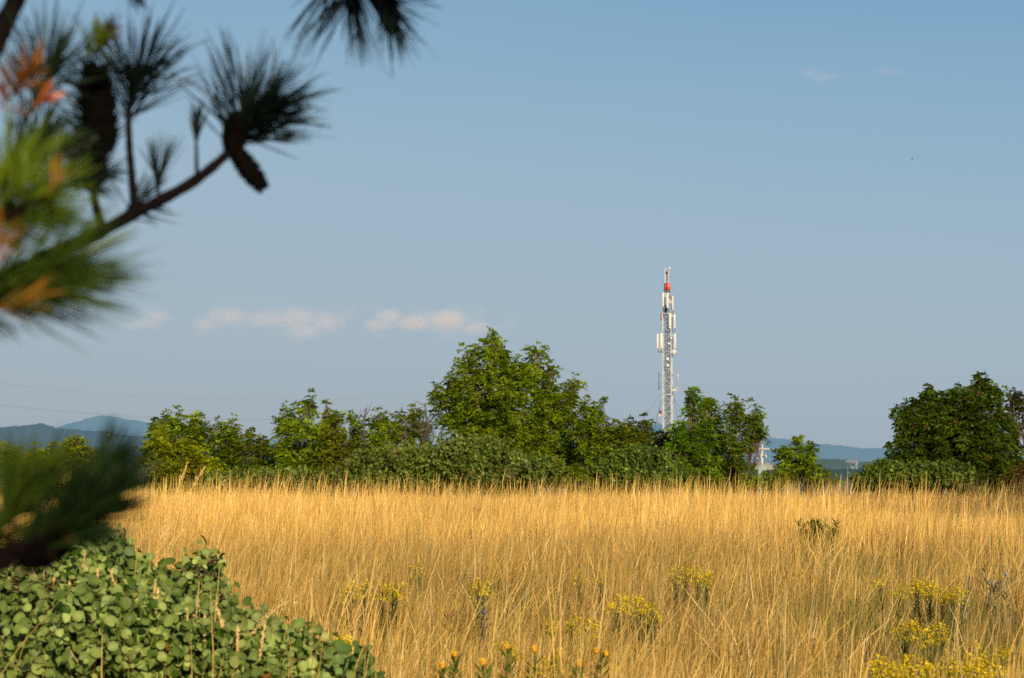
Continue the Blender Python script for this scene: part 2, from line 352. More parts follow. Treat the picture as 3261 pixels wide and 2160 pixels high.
# ------------------------------------------------------------------ clouds
def cloud(label, lobes, Y, dens, seed, thick=1.0, scale=.012):
    r = np.random.default_rng(seed)
    c0 = P(lobes[0][0], lobes[0][1], Y)
    bx = []
    for (px, py, rx, ry) in lobes: bx.append(P(px - rx, py + ry, Y)); bx.append(P(px + rx, py - ry, Y))
    bx = np.array(bx); lo = bx.min(0); hi = bx.max(0)
    # density = sum of soft ellipsoids, eaten away by noise
    m, nt, out = new_mat('cloud_vapour'); L = nt.links.new
    geo = N(nt, 'ShaderNodeNewGeometry')
    no = N(nt, 'ShaderNodeTexNoise'); no.inputs['Scale'].default_value = scale; no.inputs['Detail'].default_value = 6; no.inputs['Roughness'].default_value = .6
    L(geo.outputs['Position'], no.inputs['Vector'])
    acc = None; depth = 0
    for (px, py, rx, ry) in lobes:
        c = P(px, py, Y); a = rx / FPX * Y; b = ry / FPX * Y; d = max(b * 1.3, a * .5) * thick; depth = max(depth, d)
        s1 = N(nt, 'ShaderNodeVectorMath', operation='SUBTRACT'); L(geo.outputs['Position'], s1.inputs[0]); s1.inputs[1].default_value = c
        s2 = N(nt, 'ShaderNodeVectorMath', operation='DIVIDE'); L(s1.outputs[0], s2.inputs[0]); s2.inputs[1].default_value = (a, d, b)
        ln = N(nt, 'ShaderNodeVectorMath', operation='LENGTH'); L(s2.outputs[0], ln.inputs[0])
        iv = N(nt, 'ShaderNodeMath', operation='SUBTRACT'); iv.inputs[0].default_value = 1.0; L(ln.outputs['Value'], iv.inputs[1]); iv.use_clamp = True
        if acc is None: acc = iv.outputs[0]
        else:
            mx = N(nt, 'ShaderNodeMath', operation='MAXIMUM'); L(acc, mx.inputs[0]); L(iv.outputs[0], mx.inputs[1]); acc = mx.outputs[0]
    ms = N(nt, 'ShaderNodeMath', operation='MULTIPLY_ADD'); L(no.outputs['Fac'], ms.inputs[0]); ms.inputs[1].default_value = 1.15; ms.inputs[2].default_value = -.575 - .03
    sm = N(nt, 'ShaderNodeMath', operation='ADD'); L(acc, sm.inputs[0]); L(ms.outputs[0], sm.inputs[1]); sm.use_clamp = True
    dn = N(nt, 'ShaderNodeMath', operation='MULTIPLY'); L(sm.outputs[0], dn.inputs[0]); dn.inputs[1].default_value = dens * .52
    v = N(nt, 'ShaderNodeVolumePrincipled'); v.inputs['Color'].default_value = (1.0, .90, .88, 1); v.inputs['Anisotropy'].default_value = -.25
    L(dn.outputs[0], v.inputs['Density']); L(v.outputs[0], out.inputs['Volume'])
    nn, mm_ = 24, 12; V = []; h = (hi - lo) / 2 * 1.25; h[1] = depth * 1.1; cc = (lo + hi) / 2
    for i in range(mm_ + 1):
        t = math.pi * i / mm_
        for k in range(nn):
            f = 2 * math.pi * k / nn
            sx, sy, sz = math.sin(t) * math.cos(f), math.sin(t) * math.sin(f), math.cos(t)
            p = np.sign([sx, sy, sz]) * np.abs([sx, sy, sz]) ** .7
            V.append(cc + h * p)
    F = [(i * nn + k, (i + 1) * nn + k, (i + 1) * nn + (k + 1) % nn, i * nn + (k + 1) % nn) for i in range(mm_) for k in range(nn)]
    o = mesh_obj('cloud', V, np.array(F), m)
    props(o, label, 'cloud', 'small pink evening clouds low over the meadow')
cloud('brightest pink-white cloud, just above the tallest tree top', [(1245, 1012, 60, 42), (1310, 1030, 110, 34), (1425, 1022, 105, 48), (1515, 1046, 80, 30), (1210, 1035, 75, 26)], 7000, .022, 11)
cloud('long faint pink cloud bank between the pine branch and the tall tree', [(730, 1010, 95, 46), (860, 1015, 110, 40), (950, 1010, 90, 52), (1040, 1025, 75, 48), (980, 1055, 90, 34), (660, 1030, 60, 34)], 7300, .011, 12)
cloud('small pink cloud scrap beside the drooping green pine needles', [(510, 1010, 55, 28), (470, 1030, 75, 24), (420, 1040, 50, 18)], 7200, .012, 13)
cloud('thin curved cloud wisp high in the blue above the mast', [(2580, 232, 50, 22), (2620, 245, 46, 22), (2650, 240, 36, 14)], 6000, .010, 14)
cloud('flat little cloud wisp high to the right of the mast', [(2815, 228, 44, 17), (2850, 232, 38, 14)], 6000, .010, 15)

# ------------------------------------------------------------------ foliage
def shoots_to_leaves(pos, dirs, r, nl=8, leaf=(.11, .2), npair=3, droop=.5, lw=.44, shoot=.27, dark=(.03, .07, .012), light=(.11, .16, .018), bias=0.0, lmul=1.0):
    """compound leaves set around shoots; every leaflet is one bent quad"""
    pos = pos - dirs * shoot * .75
    n = len(pos); nf = 2 * npair + 1
    hl = r.uniform(.2, 1.0, (n, nl)); L = r.uniform(*leaf, (n, nl)) * lmul
    up = np.array([0, 0, 1.0])
    ref = np.where(np.abs(dirs[:, 2:3]) < .9, np.array([[0, 0, 1.0]]), np.array([[1.0, 0, 0]]))
    a = unit(np.cross(dirs, ref)); b = np.cross(dirs, a)
    ph = (np.arange(nl) * 2.4)[None, :] + r.uniform(0, 6.28, (n, 1)) + r.normal(0, .3, (n, nl))
    radial = a[:, None] * np.cos(ph)[..., None] + b[:, None] * np.sin(ph)[..., None]
    open_ = (1.0 - .45 * hl + r.normal(0, .15, (n, nl)))[..., None]
    ax = unit(radial * open_ + dirs[:, None] * .75 + up * .1)
    base = pos[:, None] + dirs[:, None] * (hl * shoot * r.uniform(.7, 1.3, (n, 1)))[..., None]
    side = unit(np.cross(ax, up + r.normal(0, .25, ax.shape)))
    nrm = np.cross(side, ax)
    V = np.empty((n, nl, nf, 4, 3)); t_list = []
    for k in range(nf):
        if k == nf - 1: t, sgn = 1.0, 0
        else: t, sgn = .35 + .6 * (k // 2) / max(npair - 1, 1) * .9, (1 if k % 2 else -1)
        sag = -(droop * (t * L) ** 1 * t)[..., None] * up
        p0 = base + ax * (t * L * .8)[..., None] + sag
        ll = (L * (.5 if sgn else .55))[..., None] * r.uniform(.8, 1.2, (n, nl, 1))
        d = unit(ax * (.55 if sgn else 1.0) + side * (sgn * .95) - up * (droop * (.5 + t * .6)) + r.normal(0, .16, ax.shape))
        sd = unit(np.cross(nrm + r.normal(0, .3, ax.shape), d))
        ww = ll * lw
        V[:, :, k, 0] = p0
        V[:, :, k, 1] = p0 + d * ll * .5 + sd * ww * .5
        V[:, :, k, 2] = p0 + d * ll - up * ll * .12
        V[:, :, k, 3] = p0 + d * ll * .5 - sd * ww * .5
    mixf = np.clip(r.normal(.42 + bias, .16, (n, 1, 1)) + r.normal(0, .12, (n, nl, 1)) + r.normal(0, .08, (n, nl, nf)), 0, 1)
    dark = np.array(dark); light = np.array(light)
    C = dark + (light - dark) * mixf[..., None]
    # a few yellowing or bronzed leaves
    od = r.random((n, nl, 1, 1)) < .03
    C = np.where(od, np.array([.17, .12, .02]), C)
    C = np.repeat(C[..., None, :], 4, axis=3)
    return V.reshape(-1, 3), C.reshape(-1, 3)

def lobe_world(lobes, Y):
    out = []
    for lb in lobes:
        px, py, rx, ry = lb[:4]; dy = lb[4] if len(lb) > 4 else 0.0
        a = rx / FPX * Y; b = ry / FPX * Y
        out.append((P(px, py, Y + dy), np.array([a, min(a, 1.6), b])))
    return out

def sample_lobe(c, rad, n, r, shell=.55, upb=.25):
    d = unit(r.normal(0, 1, (n, 3))); d[:, 2] += upb; d = unit(d)
    rr = r.uniform(shell, 1.0, (n, 1)) ** .6
    return c + d * rad * rr, d

def limbs(base, LW, r, r0, samples, fork=.35, twigs=10, col=(.14, .11, .085)):
    m = MB(); h = max(l[0][2] for l in LW) - base[2]
    fk = base + np.array([0, 0, h * .28]) + np.array([r.normal() * .1, r.normal() * .1, 0])
    m.tube([base - [0, 0, .15], base + (fk - base) * .5 + [.03, 0, 0], fk], [r0 * 1.25, r0, r0 * .85], 8, c=col)
    for (c, rad), pts in zip(LW, samples):
        top = c + np.array([0, 0, rad[2] * .55]); mid = (fk + c) / 2 + np.array([(c[0] - fk[0]) * .25, 0, -.1 * abs(c[0] - fk[0])])
        q = bez(fk, mid, top, 8); q[1:-1] += r.normal(0, .03, (6, 3))
        m.tube(q, np.linspace(r0 * .55, .008, 8), 6, c=col)
        for p in pts[:twigs]:
            s0 = q[r.integers(3, 8)]
            m.tube(bez(s0, (s0 + p) / 2 + r.normal(0, .05, 3) - [0, 0, .04], p, 4), np.linspace(.014, .004, 4), 4, c=col)
    return m

def tree(label, Y, lobes, cat='tree', name='tree', base_px=None, dens=12.0, r0=.07, seed=0, group='trees and bushes along the far edge of the meadow', skirt=True, **kw):
    r = np.random.default_rng(seed)
    if skirt:
        xl = min(l[0] - l[2] * .8 for l in lobes); xr = max(l[0] + l[2] * .8 for l in lobes); ns = max(1, int((xr - xl) / 90))
        lobes = list(lobes) + [(xl + (xr - xl) * (k + .5) / ns, 1536 + r.uniform(-10, 10), (xr - xl) / ns * .8, 62, r.uniform(-.3, .3)) for k in range(ns)]
    LW = lobe_world(lobes, Y)
    bx = base_px if base_px is not None else lobes[0][0]
    b = P(bx, 1560, Y); b = np.array([b[0], b[1], float(gz(b[0], b[1]))])
    e = empty(name, b, label, cat, group)
    Ps, Ds, samples = [], [], []
    twigs = kw.pop('twigs', 10); bark = kw.pop('bark', (.15, .115, .085)); shell = kw.pop('shell', .5)
    for c, rad in LW:
        area = 4 * math.pi * ((rad[0] * rad[1]) ** 1.6 / 3 + (rad[0] * rad[2]) ** 1.6 / 3 + (rad[1] * rad[2]) ** 1.6 / 3) ** (1 / 1.6)
        n = max(5, int(area * dens)); p, d = sample_lobe(c, rad, n, r, shell)
        n2 = max(2, int(n * .25)); p2, d2 = sample_lobe(c, rad * .6, n2, r, .1)
        # the tip of each lobe is a leading shoot
        tip = c + np.array([[0, 0, rad[2] * 1.0]]) ; dt = np.array([[0, 0, 1.0]])
        pp = np.concatenate([p, p2, tip]); dd = np.concatenate([d, d2, dt])
        dd = unit(dd * .7 + np.array([0, 0, .6]) + r.normal(0, .25, dd.shape))
        Ps.append(pp); Ds.append(dd); samples.append(pp)
    pos = np.concatenate(Ps); dirs = np.concatenate(Ds)
    ok = pos[:, 2] > gz(pos[:, 0], pos[:, 1]) + .1
    pos, dirs = pos[ok], dirs[ok]
    V, C = shoots_to_leaves(pos, dirs, r, **kw)
    F = np.arange(len(V)).reshape(-1, 4)
    limbs(b, LW, r, r0, samples, twigs=twigs, col=bark).build('trunk', M_BARK, e, smooth=True)
    mesh_obj('crown', V, F, M_LEAF, e, C)
    return e

G_YEL = dict(dark=(.12, .165, .005), light=(.47, .52, .010))
G_MID = dict(dark=(.075, .125, .006), light=(.38, .52, .010))
G_DRK = dict(dark=(.035, .07, .006), light=(.16, .25, .010))  # darker greens: the tree's shade is put into its leaf colour
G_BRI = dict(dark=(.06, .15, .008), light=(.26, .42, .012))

tree('low yellow-green bush at the left edge behind the pine sprig', 50, [(60, 1490, 110, 60), (10, 1480, 70, 60), (110, 1470, 50, 40)], name='bush', cat='bush', seed=21, **G_YEL)
tree('yellow-green bush behind the lowest pine sprig, below the pale house', 50, [(225, 1470, 85, 70), (170, 1480, 60, 60), (290, 1490, 70, 55), (240, 1420, 30, 25), (270, 1440, 35, 30)], name='bush', cat='bush', seed=22, **G_YEL)
tree('twin-topped tree at the left end of the row, standing before the blue mountain', 52, [(560, 1420, 95, 80), (530, 1365, 50, 50), (570, 1345, 34, 34), (632, 1370, 38, 50), (640, 1430, 50, 60), (500, 1400, 40, 50), (620, 1335, 16, 16)], seed=23, **G_MID)
tree('rounded yellow-green bush in front of the twin-topped tree', 49, [(520, 1440, 75, 65), (590, 1460, 70, 60), (500, 1480, 60, 50), (640, 1490, 60, 45)], name='bush', cat='bush', seed=24, **G_YEL)
tree('slim tree with two thin spires, second from the left end of the row', 52, [(715, 1430, 55, 70), (692, 1380, 24, 32), (738, 1372, 24, 42), (740, 1440, 40, 60), (700, 1490, 50, 50)], seed=25, **G_MID)
tree('small airy brownish tree in the dip right of the two thin spires', 51, [(800, 1440, 50, 55), (790, 1398, 28, 22), (835, 1420, 30, 28), (850, 1470, 45, 50), (800, 1500, 70, 40)], seed=26, dens=9, dark=(.07, .115, .008), light=(.30, .35, .014))
tree('dense tree with four leafy spires, left of the gap full of bare twigs', 50, [(975, 1420, 95, 90), (905, 1345, 32, 50), (955, 1335, 36, 50), (990, 1300, 24, 42), (1040, 1315, 24, 45), (1040, 1400, 50, 60), (930, 1400, 50, 70), (1000, 1490, 110, 55), (905, 1460, 50, 60)], seed=27, **G_MID)
tree('yellowish low tree right beside the four leafy spires', 48.5, [(1060, 1410, 55, 60), (1075, 1345, 26, 26), (1090, 1450, 60, 60), (1040, 1460, 55, 55)], seed=28, dark=(.08, .13, .009), light=(.33, .37, .013))
tree('loose umbrella-topped tree above the left half of the big smoke bush', 50, [(1180, 1395, 75, 55), (1120, 1350, 30, 34), (1210, 1340, 44, 26), (1240, 1380, 45, 45), (1150, 1430, 80, 50)], seed=29, dens=9.5, **G_MID)
tree('thin brown-twigged tree hugging the tall tree on its left', 50, [(1310, 1390, 55, 60), (1310, 1325, 26, 30), (1345, 1370, 40, 50), (1270, 1370, 30, 35), (1280, 1430, 80, 45)], seed=30, dens=7.5, twigs=12, dark=(.07, .115, .008), light=(.31, .37, .012))
tree('tallest tree, broad pyramid crown in the middle of the row', 51,
     [(1600, 1300, 190, 150), (1560, 1150, 60, 80), (1562, 1100, 30, 44), (1475, 1160, 38, 44), (1500, 1230, 80, 70), (1610, 1180, 55, 55), (1715, 1160, 44, 58), (1660, 1230, 80, 70),
      (1420, 1290, 55, 60), (1398, 1262, 26, 26), (1450, 1240, 36, 34), (1760, 1290, 80, 70), (1810, 1270, 36, 36), (1834, 1228, 18, 18), (1752, 1190, 20, 30), (1460, 1370, 95, 65),
      (1640, 1400, 150, 75), (1800, 1390, 75, 75), (1770, 1340, 80, 70), (1560, 1340, 110, 80), (1700, 1460, 130, 60), (1820, 1470, 70, 60)], r0=.13, seed=31, dens=12, twigs=8, bark=(.26, .2, .14), base_px=1660, **G_MID)
tree('thin tree with two small tufts on its top, against the tall tree on its right', 50, [(1880, 1390, 50, 70), (1862, 1300, 20, 26), (1920, 1310, 20, 38), (1890, 1345, 30, 35), (1900, 1450, 70, 60), (1850, 1370, 50, 60), (1930, 1400, 45, 50)], seed=32, dens=11, **G_MID)
tree('low dark thicket tree left of the mast foot', 50, [(2000, 1420, 75, 60), (1965, 1375, 26, 30), (2010, 1370, 26, 28), (2050, 1360, 28, 24), (1950, 1450, 60, 60), (2060, 1420, 50, 50), (1985, 1395, 50, 40)], seed=33, dark=(.06, .1, .006), light=(.27, .33, .012))
tree('low brownish bush covering the foot of the mast', 49, [(2130, 1425, 50, 38), (2105, 1405, 30, 22), (2160, 1400, 34, 24), (2140, 1460, 70, 45)], name='bush', cat='bush', seed=34, dark=(.03, .05, .012), light=(.1, .105, .025))
tree('bright green pointed tree just right of the mast', 48, [(2205, 1380, 50, 80), (2208, 1300, 26, 50), (2200, 1265, 13, 20), (2160, 1400, 40, 50), (2190, 1450, 75, 60), (2240, 1420, 45, 60)], seed=35, **G_BRI)
tree('slender middle tree between the bright pointed tree and the broad olive tree', 50, [(2262, 1330, 36, 55), (2258, 1292, 20, 22), (2270, 1400, 45, 70), (2290, 1460, 70, 55)], seed=36, **G_MID)
tree('broad olive tree leaning toward the concrete pole', 49, [(2350, 1370, 60, 70), (2335, 1305, 38, 38), (2395, 1330, 36, 40), (2405, 1390, 32, 40), (2330, 1430, 70, 65), (2420, 1385, 12, 12), (2350, 1465, 55, 40), (2330, 1510, 70, 44)], skirt=False, seed=37, dens=9.5, dark=(.065, .11, .01), light=(.2, .29, .012))
tree('small cone-topped bush right of the concrete pole', 47, [(2545, 1465, 60, 45), (2545, 1425, 17, 32), (2500, 1462, 34, 34), (2590, 1475, 35, 35), (2550, 1512, 80, 36)], skirt=False, name='bush', cat='bush', seed=38, dens=14, **G_MID)
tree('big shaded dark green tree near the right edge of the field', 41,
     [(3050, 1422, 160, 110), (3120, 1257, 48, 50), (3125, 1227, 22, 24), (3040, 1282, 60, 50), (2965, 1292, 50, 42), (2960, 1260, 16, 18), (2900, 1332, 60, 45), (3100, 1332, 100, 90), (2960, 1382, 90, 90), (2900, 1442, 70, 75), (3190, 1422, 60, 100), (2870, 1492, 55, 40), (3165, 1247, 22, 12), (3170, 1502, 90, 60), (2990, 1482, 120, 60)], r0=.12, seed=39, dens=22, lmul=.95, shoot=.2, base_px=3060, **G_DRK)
tree('thin sparse tree on the right frame edge, right of the dark tree', 43, [(3235, 1330, 50, 60), (3220, 1275, 28, 24), (3260, 1290, 30, 30), (3265, 1390, 60, 70)], seed=40, dens=4.0, twigs=18, dark=(.04, .06, .015), light=(.12, .12, .03))
tree('rust-brown bush in the bottom corner of the dark tree', 38, [(3275, 1525, 60, 42), (3250, 1510, 30, 24), (3330, 1530, 60, 40)], name='bush', cat='bush', seed=41, dens=14, lmul=.6, dark=(.07, .05, .012), light=(.2, .12, .025))
# neighbour of the dark tree, mostly beyond the right edge; one spray reaches into the picture
tree('tall tree beyond the right edge, one leaf spray reaching into view', 26, [(4350, 1010, 560, 420), (4150, 1330, 500, 260), (4450, 690, 350, 280), (3700, 1060, 300, 110), (3400, 1055, 130, 34)], r0=.16, seed=42, skirt=False, dens=4, twigs=8, base_px=4300, **G_MID)

tree('low green bush between the concrete pole and the cone-topped bush', 46, [(2440, 1535, 55, 26), (2400, 1545, 50, 22), (2475, 1530, 40, 26), (2640, 1535, 40, 20)], skirt=False, name='bush', cat='bush', seed=43, dens=14, lmul=.8, **G_MID)
# smoke bushes (round leaved) along the far edge
def round_leaves(pos, nrm, size, r, C, hires=False):
    n = len(pos)
    a = unit(np.cross(nrm, r.normal(0, 1, nrm.shape))); b = np.cross(nrm, a)
    if hires:
        prof = [(-.02, .02), (.10, .30), (.3, .47), (.55, .5), (.78, .42), (.95, .2), (1.0, .02)]
        V = np.empty((n, len(prof), 3, 3))
        cup = r.normal(.3, .25, (n, 1)); bend = r.normal(.1, .35, (n, 1)); s = size[:, None]
        for i, (t, wd) in enumerate(prof):
            for j, sg in enumerate((-1, 0, 1)):
                h = (abs(sg) * cup * wd + bend * (t - .4) ** 2)
                V[:, i, j] = pos + a * (t * s) + b * (sg * wd * s * .95) + nrm * (h * s)
        q = []
        for i in range(len(prof) - 1):
            for j in range(2):
                k = i * 3 + j; q.append((k, k + 1, k + 4, k + 3))
        q = np.array(q); k = len(prof) * 3
        F = (np.arange(n)[:, None, None] * k + q[None]).reshape(-1, 4)
        CC = np.repeat(C, k, axis=0).reshape(n, len(prof), 3, 3) * np.array([.88, 1.16, .88])[None, None, :, None]; CC[:, 0] *= 1.1; CC[:, -2:] *= .85
        return V.reshape(-1, 3), F, CC.reshape(-1, 3)
    ang = np.arange(6) * math.pi / 3
    V = pos[:, None] + size[:, None, None] * .5 * (a[:, None] * np.cos(ang)[None, :, None] + b[:, None] * np.sin(ang)[None, :, None]) + nrm[:, None] * r.normal(0, .08, (n, 6, 1)) * size[:, None, None]
    F = (np.arange(n)[:, None, None] * 6 + np.array([[0, 1, 2, 3], [0, 3, 4, 5]])[None]).reshape(-1, 4)
    return V.reshape(-1, 3), F, np.repeat(C, 6, axis=0)

def smoke_bush(label, Y, lobes, seed, n_shoot, size, hires=False, dark=(.05, .095, .008), light=(.27, .33, .05), base_px=None, group=None, per=9, twigs=8, depthr=None, plumes=0):
    r = np.random.default_rng(seed)
    LW = []
    for lb in lobes:
        px, py, rx, ry = lb[:4]; yy = lb[4] if len(lb) > 4 else Y
        a = rx / FPX * yy; b = ry / FPX * yy
        LW.append((P(px, py, yy), np.array([a, depthr or min(max(a, .3), 1.2), b])))
    bx = base_px if base_px is not None else lobes[0][0]
    b = P(bx, 1600, Y); b = np.array([b[0], b[1], float(gz(b[0], b[1]))])
    e = empty('smoke_bush', b, label, 'bush', group)
    w_ = np.array([l[1][0] * l[1][2] for l in LW]); w_ = w_ / w_.sum()
    pos = []; dirs = []; samples = []
    for (c, rad), wt in zip(LW, w_):
        n = max(4, int(n_shoot * wt)); p, d = sample_lobe(c, rad, n, r, .5, .5); pos.append(p); dirs.append(unit(d * .5 + [0, 0, .7] + r.normal(0, .3, d.shape))); samples.append(p)
    pos = np.concatenate(pos); dirs = np.concatenate(dirs)
    ok = pos[:, 2] > gz(pos[:, 0], pos[:, 1]) + .06; pos, dirs = pos[ok], dirs[ok]
    n = len(pos); t = np.tile(np.linspace(0, 1, per), (n, 1))
    pos = pos - dirs * size * (2.2 if hires else .8)
    sl = (size * 3.2 * r.uniform(.6, 1.9, (n, 1)) if not hires else size * 3.2 * r.uniform(.7, 1.5, (n, 1)))
    lp = pos[:, None] + dirs[:, None] * (t * sl)[..., None]
    ref = unit(r.normal(0, 1, (n, 3))); a = unit(np.cross(dirs, ref)); bb = np.cross(dirs, a)
    ph = np.arange(per)[None] * 2.4 + r.uniform(0, 6.28, (n, 1))
    rad_ = a[:, None] * np.cos(ph)[..., None] + bb[:, None] * np.sin(ph)[..., None]
    lp = lp + rad_ * (size * .55 * (1.1 - .5 * t))[..., None]
    nr = unit(dirs[:, None] * (.2 + .35 * t)[..., None] + rad_ * .5 + np.array([.12, -.34, .08]) + r.normal(0, .6, lp.shape))
    mixf = np.clip(r.normal(.4, .22, (n, 1)) + r.normal(0, .16, (n, per)) + .25 * (t - .5), 0, 1)
    C = np.array(dark) + (np.array(light) - np.array(dark)) * mixf[..., None]
    od = r.random((n, per, 1)) < .006; C = np.where(od, np.array([.25, .12, .02]), C)
    V, F, CC = round_leaves(lp.reshape(-1, 3), nr.reshape(-1, 3), (size * r.uniform(.5, 1.3, n * per)), r, C.reshape(-1, 3), hires)
    m = MB()
    for (c, rad), pts in zip(LW, samples):
        s0 = np.array([c[0] * .6 + b[0] * .4, c[1], float(gz(c[0], c[1]))])
        top = c + [0, 0, rad[2] * .3]
        m.tube(bez(s0, (s0 + top) / 2 + r.normal(0, .05, 3), top, 6), np.linspace(.016, .006, 6), 6, c=(.13, .08, .055))
        for p in pts[:twigs]:
            m.tube(bez(top, (top + p) / 2 + r.normal(0, .04, 3), p, 4), np.linspace(.006, .0025, 4), 4, c=(.16, .09, .06))
    m.build('stems', M_BARK, e, smooth=True)
    mesh_obj('foliage', V, F, M_ROUND if hires else M_LEAF, e, CC, smooth=hires)
    if plumes:
        k = r.integers(0, n, plumes); pp = pos[k] + dirs[k] * sl[k]
        q = pp[:, None] + r.normal(0, .045, (plumes, 160, 3)); d = unit(r.normal(0, 1, q.shape)); s = unit(np.cross(d, r.normal(0, 1, d.shape))) * .0005
        ln = r.uniform(.02, .05, (plumes, 160, 1))
        V = np.stack([q - s, q + s, q + s + d * ln, q - s + d * ln], 2).reshape(-1, 3)
        mesh_obj('seed_plumes', V, np.arange(len(V)).reshape(-1, 4), M_FLOWER, e, np.broadcast_to(np.array([.42, .26, .15]), V.shape))
    return e

GB = 'smoke bushes along the far edge of the meadow'
smoke_bush('widest smoke bush, a long mound below the tallest tree', 45, [(1440, 1490, 150, 62), (1540, 1478, 110, 62), (1340, 1500, 120, 60), (1210, 1500, 90, 50), (1640, 1512, 80, 46), (1120, 1528, 70, 30), (1500, 1540, 220, 36), (1250, 1545, 180, 30), (1480, 1438, 60, 22), (1290, 1462, 60, 26)], 51, 2600, .058, group=GB, plumes=60, base_px=1420)
smoke_bush('round-topped smoke bush in front of the mast foot', 45, [(2030, 1492, 95, 48), (2095, 1500, 70, 42), (1950, 1515, 60, 34), (2040, 1535, 140, 30)], 52, 1100, .055, group=GB, light=(.22, .31, .04), base_px=2020)
smoke_bush('low strip of smoke bush at the grass edge below the two thin spires', 46, [(850, 1538, 150, 18), (720, 1540, 80, 14), (960, 1536, 80, 22)], 53, 550, .055, group=GB, base_px=850)
smoke_bush('smoke bush at the foot of the big dark tree', 36, [(2815, 1528, 60, 30), (2765, 1550, 45, 16), (2900, 1532, 100, 28), (3000, 1532, 90, 28), (3050, 1542, 60, 24)], 54, 1700, .048, group=GB, dark=(.04, .1, .01), light=(.19, .25, .025), base_px=2850)
smoke_bush('small smoke bush lobe right of the widest mound, under the tall tree', 44, [(1740, 1525, 60, 40), (1710, 1510, 40, 30)], 55, 300, .058, group=GB, base_px=1740)

# bare dead branches poking out of the row
def dead_branches(label, Y, bases, seed, h, n):
    r = np.random.default_rng(seed)
    q = P(*bases, Y); b = np.array([q[0], q[1], float(gz(q[0], q[1]))]); e = empty('dead_sapling', b, label, 'tree')
    m = MB()
    top = q + np.array([0, 0, h]); m.tube(bez(b, (b + top) / 2 + [.05, 0, 0], top, 7), np.linspace(.035, .006, 7), 6, c=(.11, .09, .075))
    for i in range(n):
        t = r.uniform(.55, .98); s = b + (top - b) * t
        d = unit(np.array([r.normal(), r.normal() * .6, abs(r.normal()) + .9])); Ls = r.uniform(.15, .5) * (1.2 - t + .3)
        p = s + d * Ls; m.tube(bez(s, (s + p) / 2 + r.normal(0, .03, 3), p, 4), np.linspace(.013, .004, 4), 4, c=(.11, .09, .08))
        for j in range(3):
            s2 = s + (p - s) * r.uniform(.3, .9); d2 = unit(d + r.normal(0, .6, 3)); p2 = s2 + d2 * r.uniform(.08, .25)
            m.tube([s2, (s2 + p2) / 2, p2], [.006, .005, .003], 3, c=(.12, .1, .085))
    m.build('trunk', M_BARK, e, smooth=True)
dead_branches('bare dead sapling against the left flank of the tallest tree', 48.5, (1355, 1390), 61, .75, 16)
dead_branches('bare grey twigs rising out of the umbrella-topped tree', 48.5, (1160, 1380), 62, .5, 12)
dead_branches('leafless brown sapling between the umbrella-topped and brown-twigged trees', 48.5, (1290, 1400), 63, .6, 12)

